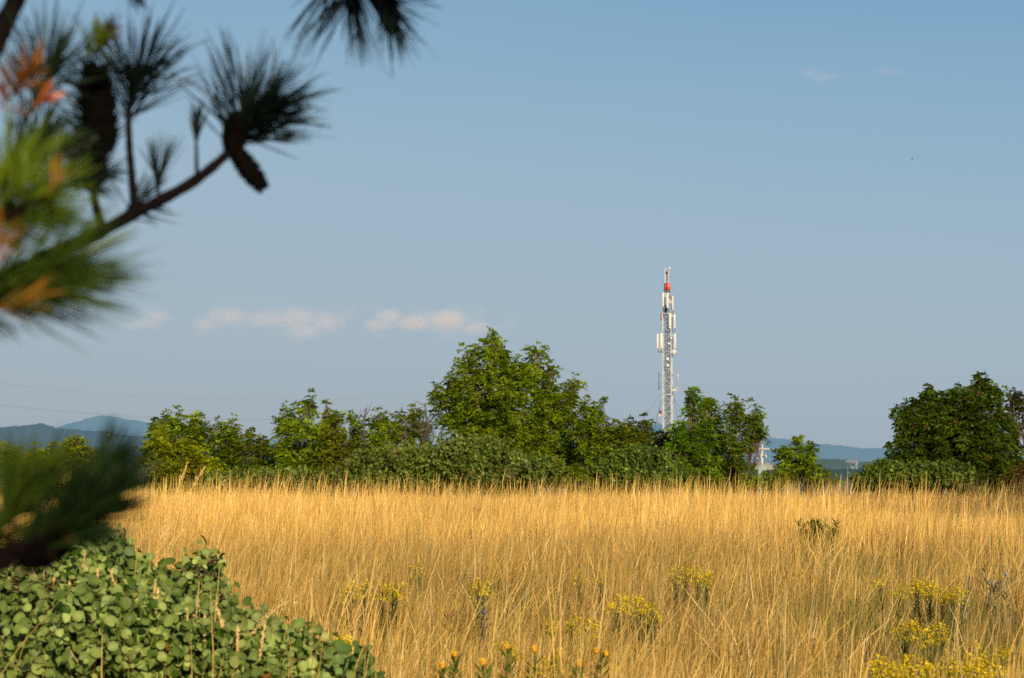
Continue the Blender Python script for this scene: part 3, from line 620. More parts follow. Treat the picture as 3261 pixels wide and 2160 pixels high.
# ------------------------------------------------------------------ lattice mast
def mast():
    Y = 230.0; pm = FPX / Y
    c = P(2124.5, 1378, Y); gx = c[0]; g0 = float(gz(gx, Y))
    e = empty('radio_mast', (gx, Y, g0), 'tall white lattice radio mast carrying antennas above the trees', 'radio mast')
    def pt(px, py, dy=0.0):
        q = P(px, py, Y); return np.array([q[0], Y + dy, q[2]])
    hw = 13.2 / pm; off = 2.8 / pm      # half width, sideways slip of the rear legs
    zt = pt(0, 999)[2]
    X = [pt(2109, 1000)[0], pt(2135.2, 1000)[0], pt(2140.8, 1000)[0], pt(2114.3, 1000)[0]]
    Yl = [Y - hw, Y - hw, Y + hw, Y + hw]
    for x, y in zip(X, Yl):
        m = MB(); m.tube([(x, y, g0), (x, y, (g0 + zt) / 2), (x, y, zt)], .052, 8); m.build('leg', M_STEEL, e, smooth=True)
    bay = 27.4 / pm; zs = []; z = pt(0, 1257)[2]
    while z > g0: z -= bay
    z += bay
    while z < zt + .01: zs.append(z); z += bay
    m = MB()
    for f in range(4):
        i, j = f, (f + 1) % 4
        for k, z in enumerate(zs):
            a = np.array([X[i], Yl[i], z]); b = np.array([X[j], Yl[j], z]); m.tube([a, b], .022, 5)
            if z + bay < zt + .2:
                up = ((k + f) % 2 == 0)
                p = np.array([X[i], Yl[i], z + (0.12 if up else bay)]); q = np.array([X[j], Yl[j], z + (bay if up else .12)])
                m.tube([p, q], .024, 5)
    m.build('bracing', M_STEEL, e)
    for py in (999.5, 1257):
        m = MB(); z = pt(0, py)[2]
        for f in range(4):
            i, j = f, (f + 1) % 4
            m.tube([(X[i] - .04, Yl[i] - .07 if i < 2 else Yl[i] + .07, z), (X[j] + .04, Yl[j] - .07 if j < 2 else Yl[j] + .07, z)], .055, 6)
        m.build('flange_ring', M_STEEL, e)
    # ladder and feeder cables inside
    xm = (X[0] + X[2]) / 2
    m = MB()
    for dx, dy, rr in ((-.2, .1, .025), (-.1, .16, .022), (.02, .05, .028), (.1, .18, .022), (.2, .14, .028), (.3, .3, .022), (.37, .42, .04)):
        m.tube([(xm + dx, Y + dy, g0), (xm + dx + .02, Y + dy, (g0 + zt) / 2), (xm + dx, Y + dy, zt + .2)], rr, 5)
    m.build('feeder_cables', M_CABLE, e)
    m = MB()
    for dx in (-.3, -.02): m.tube([(xm + dx, Y - .1, g0), (xm + dx, Y - .1, zt)], .02, 5)
    zz = g0 + .3
    while zz < zt: m.tube([(xm - .3, Y - .1, zz), (xm - .02, Y - .1, zz)], .012, 4); zz += .3
    m.build('ladder', M_DARKSTEEL, e)
    # panel antennas: px0, px1, py0, py1, depth, facing
    panels = [(2108, 2113, 933, 978, -.5, .8), (2120.5, 2127.2, 937, 983, -.9, .1), (2140, 2144, 943, 989, -.2, -.8),
              (2128.7, 2136.2, 1000.5, 1048, -.85, .1), (2145.3, 2150.2, 1001, 1047, -.3, -.9),
              (2090.4, 2096.4, 1065, 1111.5, -.4, .9), (2100.4, 2108.4, 1063.5, 1111, -.9, .15), (2146.2, 2151.6, 1063.5, 1111, -.3, -.9)]
    for (a, b, p, q, dy, ang) in panels:
        lo = pt(a, q, dy); hi = pt(b, p, dy); wd = hi[0] - lo[0]
        m = MB(); m.rbox((lo[0], Y + dy - .07, lo[2]), (hi[0], Y + dy + .07, hi[2]), min(.045, wd * .3), 0)
        o = m.build('panel_antenna', M_PANEL, e)
        cx = (lo[0] + hi[0]) / 2; xn = min(X, key=lambda v: abs(v - cx)); m = MB()
        if p > 990:
            m.tube([(cx, Y + dy + .085, lo[2] + .1), (cx, Y + dy + .085, hi[2] - .1)], .022, 5)
            for z in (lo[2] + .2, hi[2] - .2):
                m.tube([(cx, Y + dy + .08, z), (xn, Y - hw if dy < -.25 else Y + .2, z)], .025, 5)
        else:
            m.tube([(cx, Y + dy + .13, zt - .02), (cx, Y + dy + .13, hi[2] - .05)], .035, 6)
            m.tube([(cx, Y + dy + .13, zt + .03), (xm, Y, zt + .03)], .03, 5)
        m.build('bracket', M_STEEL, o)
        m = MB(); s0 = np.array([cx, Y + dy, lo[2] - .01]); s2 = np.array([xn + .12 * np.sign(xm - xn), Y - .1, lo[2] - .25])
        for k in range(2): m.tube(bez(s0 + [.03 * k, 0, 0], np.array([cx, Y + dy, lo[2] - .65 + .15 * k]), s2, 7), .022, 5)
        m.build('jumper_cable', M_CABLE, o)
    # head: two posts, whip, dark red aerial, orange boxes
    m = MB(); m.tube([pt(2117.4, 999), pt(2117.4, 855)], .05, 8); m.tube([pt(2114, 855.3), pt(2129.5, 855.3)], .018, 5); m.tube([pt(2114, 856), pt(2110.8, 846)], .012, 4)
    m.tube([pt(2129.7, 999), pt(2129.7, 855)], .045, 8); m.build('head_posts', M_PANEL, e)
    m = MB(); q = pt(2132, 855.5, -.05); m.lathe(q - [0, 0, .13], (0, 0, 1), [(0, .0), (0, .1), (.2, .115), (.26, .07), (.28, 0)], 12); m.tube([q + [0, 0, .13], q + [-.03, 0, .22]], .02, 5)
    m.build('beacon', M_CERAMIC, e)
    m = MB(); m.tube([pt(2123, 999), pt(2123, 866)], .045, 6)
    for py, a, b in ((881.7, 2123, 2131), (891, 2123, 2131)): m.tube([pt(a, py), pt(b, py - .5)], .025, 5); m.box(pt(b - 1.5, py + 2, -.05), pt(b, py - 1.5, .05))
    for py in (867, 871.5): m.box(pt(2119.5, py + 1.6, -.14), pt(2127.3, py - 1.6, .14))
    m.build('folded_aerial', M_RED, e)
    m = MB(); lo = pt(2115.2, 924.7); hi = pt(2121.8, 902); m.rbox((lo[0], Y - .3, lo[2]), (hi[0], Y + .25, hi[2]), .05); m.build('aerial_box', M_RED, e)['label'] = 'dark red box aerial'  # dark red stands for the orange box's side turned from the sun
    m = MB(); lo = pt(2122.4, 924.7); hi = pt(2134.3, 902); m.rbox((lo[0], Y - .36, lo[2]), (hi[0], Y + .2, hi[2]), .06); m.build('aerial_box', M_ORANGE, e)['label'] = 'bright orange box aerial'
    m = MB(); m.box(pt(2114, 929.5, -.25), pt(2134, 927.5, .25)); m.build('mounting_plate', M_DARKSTEEL, e)
    m = MB(); m.box(pt(2128.5, 969, -.5), pt(2137, 959, -.3)); m.build('equipment_box', M_STEEL, e)
    m = MB(); m.tube([pt(2137, 990, -.3), pt(2137, 945, -.3)], .05, 6); m.tube([pt(2133, 950, -.1), pt(2133, 928, -.1)], .05, 6); m.box(pt(2129, 949, -.2), pt(2133, 940, .0)); m.build('rusty_mount', M_RUST, e)
    m = MB()
    r = np.random.default_rng(5)
    for k in range(12):
        a = pt(2111 + r.uniform(0, 26), 999, r.uniform(-.5, .3)); b = pt(2118 + r.uniform(0, 12), 972 + r.uniform(-6, 8), r.uniform(-.3, .2))
        m.tube(bez(a, (a + b) / 2 + r.normal(0, .15, 3), b, 6), .03, 5)
    m.build('cable_bundle', M_CABLE, e)
    m = MB(); m.box(pt(2103, 1021, -.45), pt(2106.5, 1001, -.15)); m.build('radio_unit', M_RUST, e)
    for (a, b, p, q) in ((2116.5, 2124.3, 1139.5, 1148), (2117, 2124.5, 1160, 1168.5)):
        m = MB(); m.rbox((pt(a, 0)[0], Y - hw - .02, pt(0, q)[2]), (pt(b, 0)[0], Y - hw + .28, pt(0, p)[2]), .04); m.build('equipment_box', M_PANEL, e)
    def dish(px, py, rad, ax, mat, dy=-.5, label=None):
        q = pt(px, py, dy); ax = np.array(ax, float); ax /= np.linalg.norm(ax); m = MB()
        m.lathe(q, ax, [(-rad * .75, .03), (-rad * .7, rad * .35), (-rad * .3, rad * .8), (0, rad), (rad * .35, rad), (rad * .42, rad * .8), (rad * .5, 0)], 18)
        o = m.build('dish_antenna', mat, e, smooth=True)
        if label: o['label'] = label
        xn = min(X, key=lambda v: abs(v - q[0])); m = MB(); m.tube([q - ax * rad * .7, (q[0], Y + .0, q[2]), (xn, Y + (-hw if dy < 0 else hw), q[2])], .03, 5); m.build('bracket', M_STEEL, o)
    dish(2145.5, 1121.5, .27, (-.5, -1, 0), M_STEEL, -.3); dish(2152, 1121, .1, (.7, -1, 0), M_PANEL, -.3)
    dish(2135.6, 1079, .11, (.2, -1, 0), M_PANEL, -.6); dish(2129, 1095.6, .12, (.1, -1, 0), M_PANEL, -.55)
    dish(2147, 1242, .12, (.6, -1, 0), M_PANEL, -.3); dish(2151.5, 1244.5, .13, (1, -.6, 0), M_PANEL, -.3)
    dish(2102.8, 1312.8, .17, (-1, -.6, 0), M_RED, -.3, 'small dark red dish'); dish(2098.2, 1324, .2, (-1, -.8, .1), M_PANEL, -.3, 'larger white dish')
    # side dipoles
    m = MB(); m.tube([pt(2097.9, 1243, -.3), pt(2097.9, 1186.6, -.3)], .045, 6)
    for py in (1196, 1234.5): m.tube([pt(2097.9, py, -.3), pt(2109, py, -.4)], .018, 5)
    m.build('rod_aerial', M_DARKSTEEL, e)['label'] = 'dark rod aerial'
    m = MB(); m.tube([pt(2159.3, 1240, -.2), pt(2159.3, 1187, -.2)], .022, 6); m.box(pt(2157, 1243, -.25), pt(2160, 1237, -.15)); m.box(pt(2156, 1200, -.25), pt(2159, 1193, -.15))
    for py in (1194.5, 1234): m.tube([pt(2159.3, py, -.2), pt(2140, py, .2)], .03, 5)
    m.build('rod_aerial', M_STEEL, e)['label'] = 'thin grey rod aerial on long arms'
    # guy wires
    for (x0, y0, x1, y1, dy, rr) in ((2102, 1258, 2054.5, 1338, 6, .012), (2107, 1271, 2063, 1388, -9, .02), (2144, 1253, 2169, 1289, 8, .018), (2146, 1271, 2175, 1338, -6, .014)):
        a = pt(x0, y0); b = pt(x1, y1); d = b - a; t = (g0 - a[2]) / d[2]; end = a + d * t; end[1] += dy * t; m = MB(); m.tube([a, (a + end) / 2, end], rr, 4); m.build('guy_wire', M_DARKSTEEL, e)
mast()

# ------------------------------------------------------------------ concrete pole, box, wires, bird
def pole():
    Y = 180.0
    def pt(px, py, dy=0.0):
        q = P(px, py, Y); return np.array([q[0], Y + dy, q[2]])
    b = pt(2427, 1500); g = float(gz(b[0], Y)); e = empty('utility_pole', (b[0], Y, g), 'pale concrete power pole with one crossarm, right of the olive tree', 'utility pole')
    m = MB(); m.tube([(b[0], Y, g), (b[0], Y, (g + pt(0, 1400)[2]) / 2), pt(2426.5, 1391)], [.15, .13, .1], 10); m.build('shaft', M_CONC, e, smooth=True)
    m = MB(); m.tube([pt(2426.5, 1392), pt(2428, 1381)], .03, 6); m.build('top_pin', M_RED, e)
    m = MB(); a = pt(2398, 1432.5, -.22); c = pt(2459, 1428, -.1); m.box((a[0], Y - .24, a[2]), (c[0], Y - .1, c[2])); m.build('crossarm', M_CONC, e)
    m = MB(); a = pt(2408, 1456, -.2); c = pt(2440, 1453, -.1); m.box((a[0], Y - .2, a[2]), (c[0], Y - .13, c[2])); m.build('lower_rail', M_DARKSTEEL, e)
    for px, py in ((2409, 1446), (2422, 1446), (2437, 1443)):
        m = MB(); q = pt(px, py, -.17); m.tube([q + [0, 0, .0], q + [0, 0, -.15]], .02, 5, c=(.3, .3, .3))
        m.lathe(q + [0, 0, -.15], (.3, 0, -1), [(0, .02), (.02, .06), (.07, .06), (.08, .03), (.1, .065), (.16, .065), (.18, .03), (.2, .06), (.26, .05), (.28, 0)], 10)
        m.build('insulator', M_CERAMIC, e, smooth=True)
    m = MB(); lo = pt(2411, 1530, -.9); hi = pt(2437, 1482, -.3); x = (lo[0] + hi[0]) / 2; g2 = float(gz(x, Y - .6))
    e2 = empty('transformer_cabinet', (x, Y - .6, g2), 'grey-green metal cabinet at the foot of the concrete pole', 'cabinet')
    m.rbox((lo[0], Y - .9, g2), (hi[0], Y - .3, hi[2]), .03); m.build('housing', M_BOXGREEN, e2)
    m = MB(); m.box((lo[0] - .03, Y - .93, hi[2] + .002), (hi[0] + .03, Y - .27, hi[2] + .05)); m.build('lid', M_BOXGREEN, e2)
    m = MB()
    for px in (2415, 2420, 2431): m = MB(); q = pt(px, 1482, -.6); m.tube([q + [0, 0, .04], q + [0, 0, .2]], .03, 6); m.build('bushing', M_DARKSTEEL, e2)
pole()

def wire(label, pts, Y0, Y1, rad):
    """a sagging wire through photograph points, running from depth Y0 (left) to Y1 (right)"""
    pts = np.array(pts, float); co = np.polyfit(pts[:, 0], pts[:, 1], 2); xs = np.linspace(-700, 1640, 60)
    q = [P(x, np.polyval(co, x), Y0 + (Y1 - Y0) * (x + 700) / 2340) for x in xs]
    m = MB(); m.tube(q, rad, 5); o = m.build('power_wire', M_WIRE); props(o, label, 'wire', 'power wires crossing the sky on the left')
wire('upper power wire crossing the sky left of the tall tree', [(0, 1221), (300, 1250), (600, 1270), (900, 1275), (1150, 1267), (1370, 1257)], 105, 150, .0042)
wire('lower power wire crossing the blue mountain top, upper strand of the pair', [(0, 1289), (300, 1315), (600, 1332), (870, 1336), (1100, 1328), (1300, 1313)], 105, 150, .0042)
wire('lower power wire crossing the blue mountain top, lower strand of the pair', [(0, 1293.5), (300, 1318.5), (600, 1334), (870, 1338), (1100, 1331), (1300, 1318)], 108, 153, .004)

def bird():
    c = P(2905, 505, 150); m = MB()
    def fr(u, v): return c + np.array([u / FPX * 150, 0, -v / FPX * 150])
    pl = [((-5, 3.2), 0), ((-1, 2.6), .0), ((2.6, .5), .02), ((2.4, -2), -.02), ((-1, -4.5), -.06)]
    top = [fr(*p) + [0, d, 0] for p, d in pl]; inn = [fr(p[0] - 1.1, p[1] + (.9 if i < 2 else -.2)) + [0, d + .01, .0] for i, (p, d) in enumerate(pl)]
    V = top + inn; m.add(V, [(i, i + 1, i + 6, i + 5) for i in range(4)])
    m.lathe(fr(4.2, 1.6), unit(np.array([-1, .1, -.12])), [(0, 0), (.02, .014), (.06, .022), (.12, .016), (.16, .004)], 8)
    o = m.build('bird', M_BIRD); props(o, 'small dark bird with bent wings flying in the right sky', 'bird')
bird()

# ------------------------------------------------------------------ meadow grass
BUSH = [(60, 2080, 420, 300, 7.6), (40, 1900, 230, 125, 8.4), (290, 1890, 170, 165, 8.4), (270, 1800, 110, 105, 8.8), (450, 1940, 150, 120, 8.3), (560, 2040, 200, 150, 7.8), (660, 1930, 60, 45, 8.2), (640, 1812, 38, 42, 8.1), (570, 1850, 40, 26, 8.15),
        (760, 2110, 170, 130, 7.5), (900, 2100, 100, 80, 7.6), (980, 2170, 120, 90, 7.3), (320, 2100, 300, 200, 7.3), (1060, 2180, 70, 50, 7.3), (700, 2000, 90, 70, 7.9)]
BW = [(P(b[0], b[1], b[4]), b[2] / FPX * b[4]) for b in BUSH]

def vnoise(x, y, seed, scale):
    r = np.random.default_rng(seed); g = r.random((64, 64)); u = (x / scale) % 63; v = (y / scale) % 63
    i = u.astype(int); j = v.astype(int); fu = u - i; fv = v - j; fu = fu * fu * (3 - 2 * fu); fv = fv * fv * (3 - 2 * fv)
    return (g[i, j] * (1 - fu) + g[i + 1, j] * fu) * (1 - fv) + (g[i, j + 1] * (1 - fu) + g[i + 1, j + 1] * fu) * fv

def scatter(n, y0, y1, r, margin=1.2):
    """points evenly spread over the seen wedge of the meadow plus a margin"""
    t = r.random(n); slope = .245
    y = np.sqrt(y0 ** 2 + t * (y1 ** 2 - y0 ** 2)); x = r.uniform(-1, 1, n) * (slope * y + margin)
    return x, y

def strips(x, y, h, width, lean, leandir, face, Croot, Ctip, r, seg=5, head=0.0, curl=.35, base=None):
    """tapering blades, head>0 widens the top into a seed head"""
    n = len(x); z = gz(x, y) if base is None else base
    t = np.linspace(0, 1, seg)
    V = np.empty((n, seg, 2, 3)); C = np.empty((n, seg, 2, 3))
    ld = np.stack([np.cos(leandir), np.sin(leandir), np.zeros(n)], 1); fd = np.stack([np.cos(face), np.sin(face), np.zeros(n)], 1)
    wob = r.normal(0, .004, (n, seg, 3)); wob[:, 0] = 0; wob[..., 2] = 0
    for k, tk in enumerate(t):
        off = lean * (tk * (1 - curl) + curl * tk ** 3) * h
        p = np.stack([x, y, z], 1) + ld * off[:, None]; p[:, 2] += h * tk * np.sqrt(np.clip(1 - (lean * tk) ** 2 * .5, .2, 1))
        p += wob[:, k] * h[:, None]
        if isinstance(head, float) and head == 0.0: wk = width * (1 - tk) ** .7 + .0003
        else:
            wk = np.where(tk > .74, head * (1.0 if tk < .97 else .25), width)
        V[:, k, 0] = p - fd * wk[:, None] * .5; V[:, k, 1] = p + fd * wk[:, None] * .5
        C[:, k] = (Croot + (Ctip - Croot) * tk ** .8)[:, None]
    k = np.arange(seg - 1)[:, None] * 2 + np.array([[0, 1, 3, 2]])
    F = (np.arange(n)[:, None, None] * seg * 2 + k[None]).reshape(-1, 4)
    return V.reshape(-1, 3), F, C.reshape(-1, 3)

def in_bush(x, y):
    m = np.zeros(len(x), bool)
    for c, rad in BW: m |= ((x - c[0]) ** 2 + (y - c[1]) ** 2) < (rad * .8) ** 2
    return m

LOW = [(2.1, 13.6, 1.1), (.2, 11.6, .9), (-.35, 10.6, .6), (2.5, 11.4, 1.0), (1.3, 9.6, .8), (3.0, 17.5, 1.2), (-.1, 15.0, .7)]
def meadow():
    r = np.random.default_rng(3); Vs, Fs, Cs = [], [], []; cnt = 0
    straw = np.array([[.82, .54, .14], [.72, .45, .12], [.90, .66, .24], [.60, .345, .085], [.80, .56, .12], [.46, .26, .065]])
    green = np.array([[.16, .17, .035], [.11, .14, .03], [.22, .2, .045]])
    def put(V, F, C):
        nonlocal cnt
        Vs.append(V); Fs.append(F + cnt); Cs.append(C); cnt += len(V)
    for (y0, y1, nc, nb) in ((5.6, 9, 34000, 28000), (9, 14, 58000, 40000), (14, 22, 90000, 46000), (22, 32, 96000, 40000), (32, 46, 100000, 34000), (46, 60, 26000, 16000)):
        # flowering culms
        x, y = scatter(nc, y0, y1, r); k = ~in_bush(x, y); x, y = x[k], y[k]; n = len(x)
        low = np.zeros(n)
        for (a_, b_, c_) in LOW: low = np.maximum(low, np.clip(1.3 - np.hypot(x - a_, (y - b_) * .8) / c_, 0, 1))
        gap = vnoise(x + 22, y + 5, 8, 1.1) * .6 + vnoise(x + 3, y + 50, 9, .35) * .4; k = r.random(n) < np.clip((gap - .22) * 3.2, .12 if y1 < 23 else .5, 1) * (1 - .85 * low); x, y, low = x[k], y[k], low[k]; n = len(x)
        pat = vnoise(x + 40, y, 1, 2.2); pat2 = vnoise(x + 70, y + 30, 2, .8); band = np.clip((y - 18) / 14, 0, 1)
        h = (.52 + .24 * r.random(n) + .16 * pat + .12 * pat2) * (1 - .26 * low) * np.where(r.random(n) < np.where(y > 27, .13, .06), r.uniform(1.1, 1.45, n), 1.0)
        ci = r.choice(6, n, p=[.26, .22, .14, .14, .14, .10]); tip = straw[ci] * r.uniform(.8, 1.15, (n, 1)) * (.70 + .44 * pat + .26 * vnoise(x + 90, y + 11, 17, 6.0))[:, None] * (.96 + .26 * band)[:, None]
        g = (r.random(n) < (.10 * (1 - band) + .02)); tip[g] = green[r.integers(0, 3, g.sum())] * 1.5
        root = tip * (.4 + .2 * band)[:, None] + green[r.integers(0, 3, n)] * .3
        lean = np.abs(r.normal(.07, .20, n)); ldir = r.normal(.25, 1.2, n)
        w = r.uniform(.0009, .0017, n) * (1 + y / 60)
        hd = np.where(r.random(n) < .75, r.uniform(.0018, .0045, n), .001) * (1 + y / 55)
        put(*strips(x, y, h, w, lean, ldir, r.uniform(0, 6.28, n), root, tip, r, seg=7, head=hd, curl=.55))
        # leaf blades
        x, y = scatter(nb, y0, y1, r); k = ~in_bush(x, y); x, y = x[k], y[k]; n = len(x)
        pat = vnoise(x + 40, y, 1, 2.2); pg = vnoise(x + 15, y + 9, 4, 1.5)
        h = r.uniform(.28, .62, n); tip = straw[r.integers(0, 6, n)] * r.uniform(.6, 1.0, (n, 1)) * (.8 + .3 * pat)[:, None]
        g = r.random(n) < np.clip((pg - .40) * 2.4, .08, .85) * np.clip(1.25 - y / 26, .1, 1); tip[g] = green[r.integers(0, 3, g.sum())]
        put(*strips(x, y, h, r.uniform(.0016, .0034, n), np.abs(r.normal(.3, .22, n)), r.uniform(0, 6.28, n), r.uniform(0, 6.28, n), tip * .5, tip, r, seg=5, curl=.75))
    # green undergrowth showing through in patches
    x, y = scatter(130000, 5.6, 24, r); pg = vnoise(x + 15, y + 9, 4, 1.5) * .6 + vnoise(x + 50, y + 2, 12, .5) * .4; low = np.zeros(len(x))
    for (a_, b_, c_) in LOW: low = np.maximum(low, np.clip(1.3 - np.hypot(x - a_, (y - b_) * .8) / c_, 0, 1))
    k = (~in_bush(x, y)) & (r.random(len(x)) < np.maximum(np.clip((pg - .50) * 5, .02, .8), low)); x, y, low = x[k], y[k], low[k]; n = len(x)
    tip = np.array([[.17, .22, .03], [.13, .19, .035], [.24, .26, .04]])[r.integers(0, 3, n)] * r.uniform(.6, 1.2, (n, 1))
    put(*strips(x, y, r.uniform(.3, .72, n) + .14 * low, r.uniform(.002, .0048, n), np.abs(r.normal(.25, .2, n)), r.uniform(0, 6.28, n), r.uniform(0, 6.28, n), tip * .5, tip, r, seg=5, curl=.6))
    # arching seed heads and crossed stalks
    x, y = scatter(5500, 6, 30, r); k = ~in_bush(x, y); x, y = x[k], y[k]; n = len(x)
    tip = straw[r.choice([0, 2, 2, 4], n)] * r.uniform(.95, 1.2, (n, 1))
    put(*strips(x, y, r.uniform(.72, 1.0, n), r.uniform(.0009, .0016, n), r.uniform(.2, .6, n), r.normal(.2, 1.3, n), r.uniform(0, 6.28, n), tip * .7, tip, r, seg=9, head=r.uniform(.0025, .006, n), curl=.7))
    o = mesh_obj('dry_grass', np.concatenate(Vs), [np.concatenate(Fs)], M_GRASS, None, np.concatenate(Cs))
    props(o, 'tall golden dry grass filling the meadow', 'grass', kind='stuff')
meadow()

# ------------------------------------------------------------------ foreground smoke bush and stalks
smoke_bush('round-leaved smoke bush filling the near left corner', 8, BUSH, 71, 2700, .034, hires=True, dark=(.04, .095, .006), light=(.37, .46, .13), base_px=300, per=9, twigs=14, depthr=.55, plumes=10)
smoke_bush('tiny smoke bush sprig alone in the grass at the bottom edge', 7.2, [(1130, 2175, 45, 40), (1165, 2165, 25, 25)], 72, 18, .042, hires=True, dark=(.055, .125, .018), light=(.2, .32, .09), base_px=1140, per=8)

def stalk(label, tip, base, Y, head=.007, hl=.3, hook=0.0, col=(.82, .6, .25), group=None, umbel=False, seed=0):
    r = np.random.default_rng(seed); a = P(*tip, Y); b = P(*base, Y); d = b - a; g = float(gz(b[0], Y)); b2 = b + d / (abs(d[2]) + 1e-6) * max(0, (b[2] - g)) * .9
    b2[2] = g; e = empty('flower_stalk' if umbel else 'grass_stalk', b2, label, 'grass stalk', group)
    mid = (a + b2) / 2; q = bez(b2, mid + np.array([(b2[0] - a[0]) * .15, 0, (a[2] - b2[2]) * .05]), a, 16)
    if hook: q[-4:] += np.array([[hook * k * k * .12, 0, -abs(hook) * k * k * .10] for k in range(1, 5)])
    m = MB(); m.tube(q, np.linspace(.0026, .0014, 16), 5, c=col); m.build('stem', M_BARK if False else M_GRASS, e)
    n = 130 if not umbel else 60
    if umbel:
        tp = q[-1]; m = MB()
        for k in range(14):
            an = k * 2.4; p = tp + np.array([math.cos(an), math.sin(an), 0]) * .03 * math.sqrt(k / 14 + .1) + [0, 0, .008 + r.normal() * .004]
            m.tube([tp - [0, 0, .03], p], .0008, 4, c=(.12, .1, .04))
            m.lathe(p, (0, 0, 1), [(-.003, 0), (0, .006), (.004, .006), (.007, 0)], 6, c=(.05, .05, .02))
        m.build('seed_umbel', M_GRASS, e)
    else:
        t = 1 - hl * r.random(n) * 1.0; i = np.clip(t * 15, 0, 14.99); j = i.astype(int); f = (i - j)[:, None]; p = q[j] * (1 - f) + q[j + 1] * f
        ax = unit(q[j + 1] - q[j]); d = unit(ax + r.normal(0, .35, (n, 3))); s = unit(np.cross(d, r.normal(0, 1, d.shape))) * .0016
        off = r.normal(0, head * .35, (n, 3)); ln = r.uniform(.008, .016, (n, 1))
        V = np.stack([p + off, p + off + d * ln * .5 + s, p + off + d * ln, p + off + d * ln * .5 - s], 1).reshape(-1, 3)
        C = np.repeat(np.array(col) * r.uniform(.8, 1.3, (n, 1)), 4, axis=0)
        mesh_obj('seed_head', V, np.arange(len(V)).reshape(-1, 4), M_GRASS, e, C)
GS = 'dry stalks standing in and around the near smoke bush'
stalk('tallest straw stalk leaning over the left grass, first of three', (597, 1473), (505, 1790), 9.3, .014, .26, col=(.85, .58, .2), seed=1)
stalk('second tall straw stalk leaning over the left grass', (650, 1490), (530, 1760), 9.3, .014, .26, col=(.85, .58, .2), seed=2)
stalk('third leaning straw stalk, the lowest and most tilted', (718, 1527), (580, 1730), 9.4, .014, .28, col=(.85, .58, .2), seed=3)
stalk('stalk with a dark dried umbel at the top of the smoke bush', (268, 1688), (262, 1900), 8.3, umbel=True, group=GS, seed=4)
stalk('thick straw seed head sloping over the middle of the smoke bush', (351, 1817), (425, 2105), 7.4, .011, .22, group=GS, seed=5)
stalk('thickest bushy seed head, upright near the right part of the smoke bush', (634, 1853), (619, 2083), 7.5, .016, .75, group=GS, seed=6)
stalk('short straw ear just above the pale dry plume', (634, 1795), (632, 1900), 8.0, .010, .4, group=GS, seed=7)
stalk('small seed head low in the middle of the smoke bush', (338, 1992), (335, 2105), 7.1, .012, .5, group=GS, seed=8)
stalk('long loose straw panicle arching out to the right of the smoke bush', (925, 1885), (700, 2105), 7.4, .02, .38, hook=.01, group=GS, seed=9)
stalk('straw stem rising beside the long loose panicle', (905, 1915), (760, 2100), 7.3, .014, .3, group=GS, seed=10)
stalk('hooked straw ear in the middle of the smoke bush', (395, 1916), (428, 1998), 7.4, .011, .9, hook=-.01, group=GS, seed=11)
stalk('hooked pale straw ear at the left frame edge', (50, 1847), (68, 1957), 7.6, .009, .5, hook=-.015, group=GS, seed=12)
rr = np.random.default_rng(33)
for k in range(20):
    px = rr.uniform(60, 900); top = np.interp(px, [0, 250, 400, 650, 900], [1830, 1720, 1800, 1860, 1960]) + rr.uniform(0, 120)
    stalk('thin plain straw stem among the leaves of the near smoke bush', (px, top), (px + rr.normal(0, 14), top + 170), float(np.interp(top, [1720, 2100], [7.75, 6.9])), .003, .12, col=(.8, .6, .28), group='plain straw stems in the near smoke bush', seed=100 + k)

# ------------------------------------------------------------------ flowers and weeds in the meadow
def copy_tree(o, parent=None):
    c = o.copy(); COL.objects.link(c); c.parent = parent
    for ch in list(o.children): copy_tree(ch, c)
    return c

def yellow_weed(seed):
    r = np.random.default_rng(seed); e = empty('yellow_weed', (0, 0, 0), 'x', 'wildflower'); m = MB(); H = .878
    m.tube([(0, 0, 0), (.01, 0, .4), (0, 0, H - .04)], [.003, .0025, .002], 5, c=(.09, .13, .03))
    P_, tips = [], []
    for k in range(12):
        a = k * 2.4; z0 = H - .22 + .015 * k; rd = .05 * (1 - k / 22) * r.uniform(.6, 1.2); tp = np.array([math.cos(a) * rd, math.sin(a) * rd, H - .07 + .08 * r.random()])
        m.tube([(0, 0, z0), tp * .6 + np.array([0, 0, z0 * .4]), tp], [.0016, .0014, .001], 4, c=(.1, .14, .03)); tips.append(tp)
    m.build('stem', M_GRASS, e)
    q = np.repeat(np.array(tips), 12, 0); q = q + r.normal(0, .010, q.shape); n = len(q)
    nr = unit(np.array([0, -.5, .7]) + r.normal(0, .6, q.shape)); a = unit(np.cross(nr, r.normal(0, 1, q.shape))); b = np.cross(nr, a); s = r.uniform(.0035, .006, (n, 1))
    V = np.stack([q - a * s, q - b * s, q + a * s, q + b * s], 1).reshape(-1, 3); C = np.repeat(np.array([.82, .63, .008]) * r.uniform(.7, 1.15, (n, 1)), 4, 0)
    mesh_obj('blossoms', V, np.arange(len(V)).reshape(-1, 4), M_FLOWER, e, C)
    k = 60; z = r.uniform(.2, H - .15, k); a = r.uniform(0, 6.28, k); d = np.stack([np.cos(a), np.sin(a), np.full(k, .7)], 1) * .06; p = np.stack([0 * z, 0 * z, z], 1); s = np.stack([-np.sin(a), np.cos(a), 0 * a], 1) * .004
    V = np.stack([p, p + d * .5 + s, p + d, p + d * .5 - s], 1).reshape(-1, 3)
    mesh_obj('leaves', V, np.arange(len(V)).reshape(-1, 4), M_LEAF, e, np.broadcast_to(np.array([.27, .27, .06]), V.shape))
    return e
YP = [yellow_weed(90 + i) for i in range(3)]; YU = [0, 0, 0]
